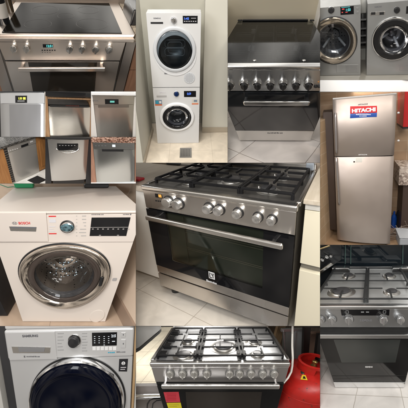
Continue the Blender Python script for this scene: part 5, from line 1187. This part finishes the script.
vb = MB().lathe([(0, ztp - .02), (.022, ztp - .02), (.022, ztp + .012), (.014, ztp + .016), (.014, ztp + .035), (.02, ztp + .037), (.02, ztp + .05), (0, ztp + .052)], (cx_, yy, 0), 'z', 24).build(c, 'valve', plain('brass', (.45, .33, .12), .35, .9), t)
x, z = c.F(302.8, 374.4, yy - rc * .6)
v2 = MB().lathe([(0, -.03), (.016, -.03), (.018, -.026), (.018, 0), (0, 0)], (x, yy - .05, z), 'y', 24).build(c, 'outlet', plain('green_black_cap', (.015, .04, .03), .35), vb)
MB().lathe([(.007, -.033), (.011, -.033), (.011, -.031), (.007, -.031)], (x, yy - .05, z), 'y', 20, closed=True).build(c, 'outlet_rim', white_ink, v2)
# warning label following the shoulder
def on_tank(u, v, off=.0):
    """point on the tank surface seen at u,v"""
    best = None
    for i in range(7):
        pass
    # march along the sight line in compartment space
    lo_y = -.3; prev = None
    for k_ in range(1000):
        y = -.30 + k_ * .0008; x, z = c.F(u, v, y)
        d = math.hypot(x - cx_, y - yy)
        zz = ztp - .165; R_ = rr if z < zz else rr * max(0, math.cos(math.asin(min(1, (z - zz) / .16)))) ** .8
        if z < ztp and d <= R_ + off: return (x, y, z)
    return (x, y, z)
q = [on_tank(u, v, .012) for u, v in ((300.4, 379.4), (307.6, 380.2), (305.6, 375.2), (302.2, 374.8))]
q0 = [on_tank(u, v, .006) for u, v in ((300.4, 379.4), (307.6, 380.2), (305.6, 375.2), (302.2, 374.8))]
MBl = MB(); MBl.add(q + q0, [(0, 1, 2, 3), (4, 7, 6, 5), (0, 4, 5, 1), (1, 5, 6, 2), (2, 6, 7, 3), (3, 7, 4, 0)])
lb = MBl.build(c, 'warning_label', plain('label_yellow', (.75, .58, .03), .4), t, smooth=False)
q = [on_tank(u, v, .016) for u, v in ((302.8, 378.6), (305.8, 378.9), (305.0, 376.4), (303.2, 376.2))]
q0 = [on_tank(u, v, .0125) for u, v in ((302.8, 378.6), (305.8, 378.9), (305.0, 376.4), (303.2, 376.2))]
MB().add(q + q0, [(0, 1, 2, 3), (4, 7, 6, 5), (0, 4, 5, 1), (1, 5, 6, 2), (2, 6, 7, 3), (3, 7, 4, 0)]).build(c, 'label_sign', black_plastic, lb, smooth=False)
# hose / white cable hanging down between range and cylinder
def P(u, v, y): x, z = c.F(u, v, y); return (x, y, z)
b = MB(); b.tube([P(292.8, 322, .30), P(292.6, 334, .28), P(292.4, 346, .2), P(292.8, 358, .12), P(292.2, 366, .06), P(291.2, 372, .03), P(288, 378, .0), P(284.5, 382, -.01), P(281.5, 385.5, .02)], .0075, 10)
tag(b.build(c, 'cable', plain('white_cable', (.72, .70, .66), .4)), 'white cable hanging down between the gas range and the red cylinder', 'cable')
# things right of the range
gl = plain('cupboard_grey_green', (.20, .21, .20), .3, .4)
t = thing(c, 'rack', 'grey metal shelf frame behind the red gas cylinder, partly hidden by the range', 'rack', (.5, .45, -.8))
def bx4(b, u0, v0, u1, v1, y, w_=.02): b.bar(P(u0, v0, y), P(u1, v1, y), w_, w_, .002)
b = MB(); bx4(b, 281, 330, 303, 329.4, .5, .03); b.build(c, 'top_rail', plain('pale_metal', (.5, .52, .52), .3, .7), t)
b = MB(); fpoly(c, b, [(283, 331), (292, 331), (292, 400), (283, 400)], .5, .52); b.build(c, 'panel', plain('panel_green_grey', (.16, .17, .16), .4), t)
b = MB(); fpoly(c, b, [(294, 332), (303.5, 331), (301, 400), (293, 400)], .49, .51); b.build(c, 'panel', plain('panel_grey', (.22, .23, .23), .35), t)
b = MB(); bx4(b, 283.5, 331, 286, 366, .48, .012); bx4(b, 296, 332, 295, 366, .48, .010); b.build(c, 'rod', plain('pale_metal', (.5, .52, .52), .3, .7), t)
blk = plain('black_timber', (.014, .012, .011), .4)
t = thing(c, 'table', 'black wooden table frame standing behind the red gas cylinder', 'table', (.7, .4, -.8))
b = MB(); fpoly(c, b, [(304.5, 322), (311.5, 322), (307.5, 372), (302.5, 372)], .40, .44, .002); b.build(c, 'leg', blk, t)
b = MB(); fpoly(c, b, [(318.5, 335), (323, 335), (323, 372), (315.5, 360)], .36, .40, .002); b.build(c, 'leg', blk, t)
b = MB(); fpoly(c, b, [(304, 320), (323, 320), (323, 327.6), (304, 327.6)], .37, .46, .002); b.build(c, 'top_rail', blk, t)
tag(MB().box(*[min(P(311, 335, .6)[0], P(322, 345, .6)[0]), P(325, 345, .6)[0], .60, .66, P(316, 358, .6)[2], P(316, 334, .6)[2], .004]).build(c, 'crate', plain('brown_crate', (.16, .09, .06), .5)), 'dark brown crate seen under the black table', 'crate')
structure(MB().box(-.2, 2.0, .86, .88, -.85, .8).build(c, 'wall', wood('brown_dark_wall', (.07, .05, .035), (.14, .10, .07), 'z', .5)))
tag(MB().box(*[P(274.5, 340, .70)[0], P(281.5, 340, .70)[0], .70, .76, -.8, .5, .002]).build(c, 'plank', wood('tan_plank', (.26, .17, .09), (.38, .26, .15), 'z', .5)), 'tan wooden plank standing behind the right end of the gas range', 'plank')
# floor and left side
ftl = tiles('cream_tile_small', (.66, .60, .48), (.70, .64, .52), (.42, .36, .28), .30, .30, 'xy', 0, (.08, .05), .008, .3)
structure(MB().box(-1.9, 2.2, -.8, 1.9, -.66, -.62).build(c, 'floor', ftl))
t = thing(c, 'cabinet', 'large white metal cabinet with shaded underside at the upper left beyond the gas range', 'cabinet', (-1.2, .5, -.5))
wapp = plain('white_metal_cabinet', (.55, .55, .54), .35, 0, .04)
b = MB(); pts = [(130, 318), (155.8, 318), (155, 334), (136, 351.5), (130, 353)]
b = MB(); fpoly(c, b, [(128, 316), (160, 316), (159.5, 330.5), (139, 347.5), (128, 353)], .30, .34, .004); b.build(c, 'body', wapp, t)
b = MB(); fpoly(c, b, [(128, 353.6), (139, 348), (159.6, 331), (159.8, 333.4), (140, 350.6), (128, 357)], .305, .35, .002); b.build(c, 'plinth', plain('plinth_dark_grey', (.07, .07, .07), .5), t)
# lower left: grey step with steel rails, cables
t = thing(c, 'trolley', 'grey metal trolley frame with steel rails at the lower left of the gas range', 'trolley', (-.8, 0, -.8))
b = MB(); fpoly(c, b, [(128, 386.5), (157.5, 386), (160, 394), (128, 394)], .10, .14, .002); b.build(c, 'top_panel', plain('trolley_grey', (.34, .31, .30), .45), t)
b = MB()
for v in (394.8, 397.6): b.bar(P(130, v, .08), P(161.5, v - .5, .08), .016, .016, .004)
b.build(c, 'rail', stl, t)
b = MB(); fpoly(c, b, [(128, 399.6), (163, 399), (168, 420), (128, 420)], .12, .15, .002); b.build(c, 'lower_panel', plain('trolley_dark', (.20, .18, .17), .5), t)
b = MB(); rnd = random.Random(2)
b.tube([P(147, 410, .05), P(147.5, 404, .04), P(150, 400, .03), P(154, 398.6, .03), P(159, 398.4, .05), P(162, 397.5, .07)], .006, 8)
b.tube([P(152, 410, .05), P(153, 403.5, .04), P(156.5, 400.6, .03), P(161, 400, .05)], .005, 8)
tag(b.build(c, 'cable', black_plastic), 'black cables looping down at the lower left of the gas range', 'cable')
# brown thing behind the range's back edge
tag(MB().box(-1.3, .62, .66, .80, .085, .6, .02, 3).build(c, 'sofa_edge', plain('grey_brown_leather', (.30, .25, .21), .4)), 'grey brown padded edge behind the gas range', 'seat')

# ================================================================== K: steel cooker, lower right
c = Cell('K'); p = c.p; W, H, D, hp = (p[k] for k in ('W', 'H', 'D', 'hp'))
st = steel(c, 'cooker_steel_blue', (.56, .58, .60), .27, .75)
stl = steel(c, 'cooker_steel_pale', (.68, .69, .70), .22, .6)
t = thing(c, 'cooker', 'steel cooker with two pan supports and black strip display above a dark glass door', 'cooker', (0, D / 2, 0))
MB().box(-W / 2 + .003, W / 2 - .003, .002, D - .01, .0, H - .03).build(c, 'body', plain('cooker_side_grey', (.16, .17, .17), .35, .5), t)
MB().box(-W / 2, W / 2, .02, D, H - .028, H - .004, .002).build(c, 'cooktop', plain('polished_hob_light', (.66, .68, .69), .42, .7, .05), t)
MB().box(-W / 2 - .004, W / 2 + .004, -.024, .024, H - .022, H + .008, .008, 4).build(c, 'front_lip', stl, t)
for s_ in (-1, 1): MB().box(s_ * (W / 2 - .006) - .006, s_ * (W / 2 - .006) + .006, .0245, D, H - .0035, H + .004, .002).build(c, 'side_rim', stl, t)
MB().box(-W / 2, W / 2, D - .002, D + .02, H - .02, H + .022, .004).build(c, 'upstand', stl, t)
zp = c.F(366, 327.3, -.018)[1]; zb_ = c.F(366, 375.5, -.018)[1]
MB().box(-W / 2, W / 2, -.018, .0, zp, H - .023, .003).build(c, 'control_panel', st, t)
b = MB(); fbox(c, b, 341, 307.6, 389.5, 315.6, -.0205, -.0182, .0008); d = b.build(c, 'display', black_glass, t)
di = plain('dim_white_icon', (.35, .36, .37), .4)
def sq_outline(b, u0, v0, u1, v1, y, w_=.35):
    for r_ in ((u0, v0, u1, v0 + w_), (u0, v1 - w_, u1, v1), (u0, v0, u0 + w_, v1), (u1 - w_, v0, u1, v1)): fbox(c, b, *r_, y - .0005, y)
b = MB(); sq_outline(b, 345.8, 310.6, 348.6, 313.4, -.0207); sq_outline(b, 383, 310.6, 386, 313.4, -.0207); fbox(c, b, 361, 311.6, 364, 312.6, -.0212, -.0207); fbox(c, b, 366, 311.6, 369, 312.6, -.0212, -.0207); b.build(c, 'icons', di, d)
for (u, rr_) in ((320.6, 3.9), (331.8, 4.1), (348.8, 4.4), (383.6, 4.4), (400.8, 4.1)):
    knob(c, t, u, 320.4, rr_, -.018, .032, plain('silver_knob', (.70, .71, .72), .22, .85, .04), skirt=plain('knob_base_grey', (.25, .25, .25), .3, .5), ang=0)
b = MB(); ftext(c, b, 'SIEMENS', 359.8, 319.6, 371.8, 321.4, -.0184, .02, th=.001); b.build(c, 'lettering', plain('mid_ink', (.22, .22, .23), .4), t)
MB().box(-W / 2 + .002, W / 2 - .002, -.008, .0, c.F(366, 333.6, -.008)[1], zp - .001).build(c, 'dark_gap', gap_mat, t)
zd = c.F(366, 333.6, -.02)[1]
MB().box(-W / 2, W / 2, -.048, -.004, c.F(366, 337.2, -.03)[1], c.F(366, 333.4, -.03)[1], .006, 3).build(c, 'handle', stl, t)
ztd = c.F(366, 337.6, -.02)[1]
door = MB().box(-W / 2, W / 2, -.022, .0, zb_ + .002, ztd, .004).build(c, 'door', plain('grey_black_glass', (.014, .014, .014), .09, 0, .15, spec=.34), t)
b = MB(); fpoly(c, b, [(333.5, 339.5), (400.5, 339.5), (395.5, 362.5), (341.5, 362.5)], -.0235, -.0222); b.build(c, 'window', plain('green_grey_glass', (.045, .05, .048), .08, 0, .1, spec=.7), door)
b = MB(); ftext(c, b, 'SIEMENS', 365.2, 366.2, 372.6, 367.6, -.0225, .03, th=.001); b.build(c, 'lettering', white_ink, door)
z2_ = c.F(366, 382, -.02)[1]
MB().box(-W / 2, W / 2, -.020, .0, z2_ + .001, zb_ - .002, .003).build(c, 'drawer', plain('grey_black_glass', (.014, .014, .014), .09, 0, .15, spec=.34), t)
MB().box(-W / 2, W / 2, -.024, .0, .004, z2_ - .001, .004).build(c, 'plinth', stl, t)
bz = H - .004
for (u, v, r) in ((348.4, 274.6, .036), (341.2, 290.4, .058), (389.4, 274.6, .036), (392.0, 290.6, .036)):
    x, y = c.T(u, v, bz + .02); burner(c, t, x, y, bz, r, plain('cap_dark_grey', (.055, .055, .06), .38, 0, .3, 40))
xs = (-W / 2 + .022, -.008, .008, W / 2 - .022); y0g, y1g = .05, D - .045
gm = plain('iron_grey', (.03, .032, .034), .38, 0, .3, 60, .3)
for a in (0, 2):
    x0, x1 = xs[a], xs[a + 1]; b = MB(); zt_ = bz + .036; tt_ = .012
    for y in (y0g, y1g): b.bar((x0, y, zt_), (x1, y, zt_), tt_)
    for x in (x0, x1): b.bar((x, y0g, zt_), (x, y1g, zt_), tt_ * 1.15)
    for y in (y0g, y1g, .30):
        for x in (x0, x1): b.box(x - .006, x + .006, y - .006, y + .006, bz, zt_)
    b.build(c, 'pan_support', gm, t)
    par = b
    b = MB(); ym = (y0g + y1g) / 2; L_ = x1 - x0
    yf, yb_ = y0g + .15, y1g - .11
    b.bar((x0, ym + .02, zt_), (x1, ym + .02, zt_), tt_ * .8)
    for cy_ in (yf, yb_):
        b.bar((x0, cy_, zt_), (x0 + L_ * .34, cy_, zt_), tt_ * .8); b.bar((x1 - L_ * .34, cy_, zt_), (x1, cy_, zt_), tt_ * .8)
    xm = (x0 + x1) / 2
    b.bar((xm, y0g, zt_), (xm, yf - .035, zt_), tt_ * .8); b.bar((xm, ym + .02, zt_), (xm, yb_ - .03, zt_), tt_ * .8)
    b.build(c, 'support_fingers', gm, t)
for (u0, u1) in ((334.8, 350.8), (391.2, 406)):
    x0, y0 = c.T(u0, 266, H + .02); x1, _ = c.T(u1, 266, H + .02)
    k_ = MB().box(x0, x1, D - .06, D - .004, H + .001, H + .04, .006, 3).build(c, 'lid_hinge', stl, t)
    MB().box(x0 - .004, x1 + .004, D - .075, D - .0605, H + .0, H + .018, .003).build(c, 'hinge_base', black_plastic, k_)
# tall dark glass panel behind, oven at the left
gp = plain('dark_blue_glass', (.012, .018, .024), .07, 0, .2, spec=.6)
t = thing(c, 'glass_panel', 'tall dark blue glass panel standing behind the steel cooker', 'glass panel', (0, D + .06, H))
fb = MB(); fpoly(c, fb, [(330, 238), (418, 238), (418, 268), (330, 268)], D + .04, D + .05); fb.build(c, 'pane', gp, t)
b = MB()
for u in (345.5, 351, 403): b.bar((c.F(u, 240, D + .036)[0], D + .036, c.F(u, 240, D + .036)[1]), (c.F(u - .3, 264, D + .036)[0], D + .036, c.F(u - .3, 264, D + .036)[1]), .006, .006, .001)
b.build(c, 'glass_edge', plain('pale_green_edge', (.10, .17, .16), .2), t)
t = thing(c, 'oven', 'black oven with three silver knobs standing behind the left of the steel cooker', 'oven', (-W / 2 - .1, .5, H - .3))
ykk = .50
b = MB(); fpoly(c, b, [(306, 236), (340.5, 236), (341, 260), (331, 266.8), (318, 275.5), (306, 284)], ykk, ykk + .03, .003); b.build(c, 'front', plain('oven_black', (.02, .022, .025), .15), t)
b = MB(); b.bar(P2 := (c.F(318, 249.6, ykk - .012)[0], ykk - .012, c.F(318, 249.6, ykk - .012)[1]), (c.F(330, 245.6, ykk - .012)[0], ykk - .012, c.F(330, 245.6, ykk - .012)[1]), .012, .012, .003); b.build(c, 'brass_trim', plain('dull_brass', (.5, .38, .2), .3, .8), t)
for (u, v, a) in ((322.6, 259.8, 1.9), (327.2, 256.8, 1.9), (331.2, 256, 1.5)): knob(c, t, u, v, a, ykk, .03, chrome, skirt=False, grip=None)
b = MB(); b.bar((c.F(316, 275, ykk - .03)[0], ykk - .03, c.F(316, 275, ykk - .03)[1]), (c.F(332.5, 263.5, ykk - .03)[0], ykk - .03, c.F(332.5, 263.5, ykk - .03)[1]), .026, .026, .006); b.build(c, 'handle', satin, t)
structure(MB().box(-1.2, 1.2, D + .10, D + .12, -.05, 1.35).build(c, 'wall', plain('blue_black_wall', (.035, .045, .055), .3)))
structure(MB().box(-1.5, 1.5, -.9, .6, -.04, -.004).build(c, 'floor', tiles('pale_grey_floor_tile', (.74, .71, .68), (.77, .74, .71), (.48, .44, .40), .36, .36, 'xy', 3, (.10, .10), .006, .16)))

# children follow their things; every child keeps the frame of its thing
bpy.context.view_layer.update()
